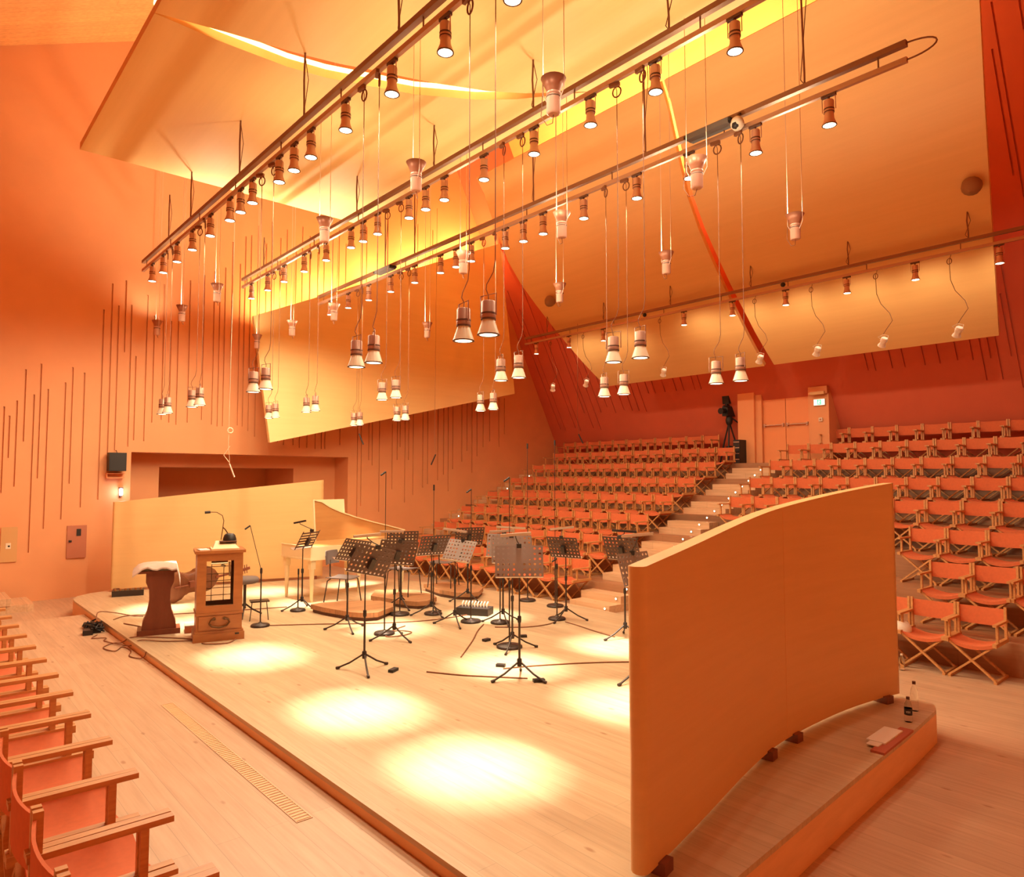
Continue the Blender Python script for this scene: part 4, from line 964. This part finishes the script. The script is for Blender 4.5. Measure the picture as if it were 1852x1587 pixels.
MB().box(-.18, .22, -.05, .09, 0, .012).build('pages', 'paper', bp); MB().box(-.27, -.16, -.03, .06, 0, .006).build('loose_page', 'paper', bp)
cw = thing('folded_paper_bundle', 'pale paper bundle on the front-row chair half hidden by the screen edge', 'paper bundle', (9.74, 3.60, .405))
MB().lathe([(.20, 0), (.20, .08), (.16, .14), (.08, .17), (0, .18)], 14, Matrix.Scale(.8, 4, (1, 0, 0))).build('wrapping', 'paper', cw)
# ------------------------------------------------------------------ wall fittings
sp = thing('wall_loudspeaker', 'black square loudspeaker on the left wall beside the doorway recess', 'loudspeaker', lw(3.385, 2.72, -.02))
MB().box(-.16, .16, -.24, -.03, -.19, .19).build('cabinet', 'black', sp); MB().box(-.15, .15, -.246, -.24, -.18, .18).build('front_cloth', 'black', sp)
b = MB(); b.tube([(0, -.13, .19), (0, -.06, .24), (0, 0, .24)], .008, 5); b.box(-.03, .03, -.06, .02, -.1, .1); b.build('bracket', 'dark', sp)
bx = thing('wall_bracket_shelf', 'small orange shelf bracket on the left wall under the black loudspeaker', 'shelf', lw(3.38, 2.38, 0))
b = MB(); b.box(-.17, .17, -.14, 0, 0, .02); b.box(-.17, .17, -.14, 0, .09, .11); b.box(-.17, -.15, -.12, 0, .02, .09); b.build('shelf', 'paint_door', bx)
bl = thing('wall_lamp', 'small cold white lamp on the left wall below the black loudspeaker', 'lamp', lw(3.50, 2.09, -.07))
MB().lathe([(.028, -.07), (.034, -.05), (.034, .06), (.024, .075)], 10).build('bulb', 'blue', bl); b = MB(); b.box(-.035, .035, -.03, .08, .075, .10); b.box(-.02, .02, .02, .08, -.1, .1); b.build('holder', 'dark', bl)
L = D.lights.new('wall_lamp_light', 'POINT'); L.energy = 2.2; L.color = (.8, .85, 1); L.shadow_soft_size = .05; lo = link('wall_lamp_light', L, bl); lo.location = (0, -.09, 0)
pn = thing('fuse_box', 'red-brown control panel door with a small black window on the left wall', 'panel', lw(2.72, 1.10, 0))
MB().box(-.16, .18, -.035, 0, -.32, .33).build('door', 'redbox', pn); MB().box(.0, .08, -.04, -.03, .12, .26).build('window', 'black', pn); MB().box(-.13, -.08, -.055, -.03, .0, .04).build('latch', 'black', pn)
pn = thing('wall_socket', 'pale wooden socket plate with two dark sockets on the left wall', 'panel', lw(1.61, 1.12, 0))
MB().box(-.13, .13, -.03, 0, -.33, .33).build('plate', 'woodplate', pn)
MB().lathe([(.045, -.05), (.045, .02)], 12, Matrix.Translation((.02, 0, .18)) @ Matrix.Rotation(PI/2, 4, 'X')).build('round_socket', 'black', pn)
MB().box(-.05, .03, -.035, -.03, -.08, .03).build('switch_plate', 'alu_white', pn); MB().lathe([(.018, -.04), (.018, .035)], 8, Matrix.Translation((0, 0, -.03)) @ Matrix.Rotation(PI/2, 4, 'X')).build('knob', 'black', pn)
ex = thing('exit_sign', 'lit green and white exit sign on the pillar right of the rear door', 'sign', (16.69, 7.71, 4.22))
MB().box(-.03, 0, -.14, .14, -.08, .08).build('case', 'alu_white', ex); MB().box(-.034, -.03, -.13, .13, -.07, .07).build('face', 'exit_white', ex)
b = MB(); b.box(-.037, -.034, -.05, .05, -.062, .062); b.build('green_field', 'exit_green', ex)
b = MB()
for p, q in (((.0, .02), (.01, -.015)), ((.01, -.015), (.03, -.045)), ((.01, -.015), (-.02, -.04)), ((.0, .018), (.03, .0)), ((.0, .018), (-.03, .005))): b.bar((-.039, p[0], p[1]), (-.039, q[0], q[1]), .012, .003, (1, 0, 0))
b.box(-.0405, -.0375, -.012, .008, .028, .048); b.build('running_figure', 'exit_white', ex)
sg = thing('wall_switch', 'small pale square switch below the exit sign', 'switch', (16.69, 7.69, 3.80))
MB().box(-.03, 0, -.045, .045, -.045, .045).build('plate', 'alu_white', sg); MB().box(-.036, -.03, -.02, .02, -.02, .02).build('button', 'redbox', sg)
ws = thing('sign_lamp', 'small pale shelf lamp above the exit sign', 'lamp', (16.60, 7.71, 4.43))
MB().box(-.06, .0, -.17, .17, -.03, .04).build('case', 'woodplate', ws)
# video camera
vc = thing('video_camera', 'black television camera on a tripod beside the rear door', 'video camera', (16.9, 10.30, 2.765), facing(16.9, 10.30, -35))
for k in range(3):
    a = k*2*PI/3+.5; b = MB(); b.tube([(0, 0, 1.15), (.17*math.cos(a), .17*math.sin(a), .6), (.32*math.cos(a), .32*math.sin(a), 0)], .022, 7); b.build('tripod_leg', 'black', vc)
b = MB(); b.lathe([(.05, 1.05), (.09, 1.12), (.10, 1.2), (.07, 1.3)], 10); b.tube([(-.05, .05, 1.25), (-.25, .22, 1.05), (-.32, .27, .98)], .018, 6); b.build('tripod_head', 'black', vc)
b = MB(); b.box(-.22, .18, -.09, .09, 1.3, 1.56); b.box(-.28, -.1, -.08, .08, 1.46, 1.66); b.box(-.05, .14, -.03, .03, 1.56, 1.63); b.build('camera_body', 'black', vc)
b = MB(); b.tube([(.18, 0, 1.44), (.30, 0, 1.43), (.38, 0, 1.42)], [.06, .07, .085], 12); b.build('camera_lens', 'black', vc)
b = MB(); b.box(-.16, -.02, -.10, .10, 1.63, 1.85, Matrix.Rotation(.1, 4, 'Y')); b.build('viewfinder', 'black', vc)
b = MB(); b.tube([(.1, .1, 1.52), (.3, .12, 1.55), (.42, .12, 1.55)], .02, 6); b.build('handle', 'black', vc)
b = MB(); b.lathe([(0, .25), (.09, .28), (.11, .38), (.09, .48), (0, .5)], 10); b.build('hanging_bag', 'black', vc)
rk = thing('equipment_rack', 'black equipment rack at the aisle end of the seventh left row', 'rack', (16.55, 9.78, 2.765-.0))
MB().box(-.18, .18, -.09, .09, 0, .62).build('case', 'black', rk); b = MB()
for z in (.1, .25, .4, .55): b.box(-.185, -.18, -.08, .08, z, z+.02)
b.build('front_rails', 'steel', rk)
# ------------------------------------------------------------------ light (besides the bulbs parented to the fixtures)
def area(name, loc, tgt, sx, sy, power, color=WARM):
    L = D.lights.new(name, 'AREA'); L.shape = 'RECTANGLE'; L.size = sx; L.size_y = sy; L.energy = power; L.color = color
    o = link(name, L); o.location = loc; d = Vector(tgt)-Vector(loc); o.rotation_euler = d.to_track_quat('-Z', 'Y').to_euler(); return o
GOLD = (1, .70, .25)
for i in range(5):
    t = (i+.5)/5
    area('wall_wash_light', (6.2+7.4*t, 16.15+.45*t-.02, 6.0+3.5*t), (6.2+7.4*t, 17.6, 8.4+3.5*t), 1.3, .12, 45, GOLD)
for u in (7.0, 9.6, 12.2):
    area('rear_cove_light', (11.75, u, 9.6), (13.2, u, 12.), 1.6, .15, 130, GOLD)
for v, u in ((2.6, 7.15), (3.8, 6.95), (4.9, 6.45)):
    area('ceiling_cove_light', (v, u-.25, 7.42), (v, u+.3, 7.2), .9, .06, 6, GOLD)
# ------------------------------------------------------------------ camera
cam = D.cameras.new('camera'); cam.sensor_fit = 'HORIZONTAL'; cam.sensor_width = 36; cam.lens = 1260/1852*36; cam.clip_start = .05; cam.clip_end = 100
co = link('camera', cam); co.location = (0, 0, 2.38); co.rotation_euler = (math.radians(90+3.2705), 0, -math.atan2(1106, 1260))
sc = bpy.context.scene; sc.camera = co
w = D.worlds.new('world'); sc.world = w; w.use_nodes = True
w.node_tree.nodes['Background'].inputs['Color'].default_value = (1, .5, .25, 1); w.node_tree.nodes['Background'].inputs['Strength'].default_value = 0.02
sc.view_settings.view_transform = 'Standard'; sc.view_settings.look = 'None'; sc.view_settings.gamma = 1; sc.view_settings.exposure = 0.40
sc.view_settings.use_curve_mapping = False
sc.cycles.max_bounces = 6; sc.cycles.diffuse_bounces = 4; sc.cycles.use_adaptive_sampling = True; sc.cycles.adaptive_threshold = .08; sc.cycles.glossy_bounces = 3; sc.cycles.transmission_bounces = 6
sc.cycles.sample_clamp_indirect = 6; sc.cycles.caustics_reflective = False; sc.cycles.caustics_refractive = False
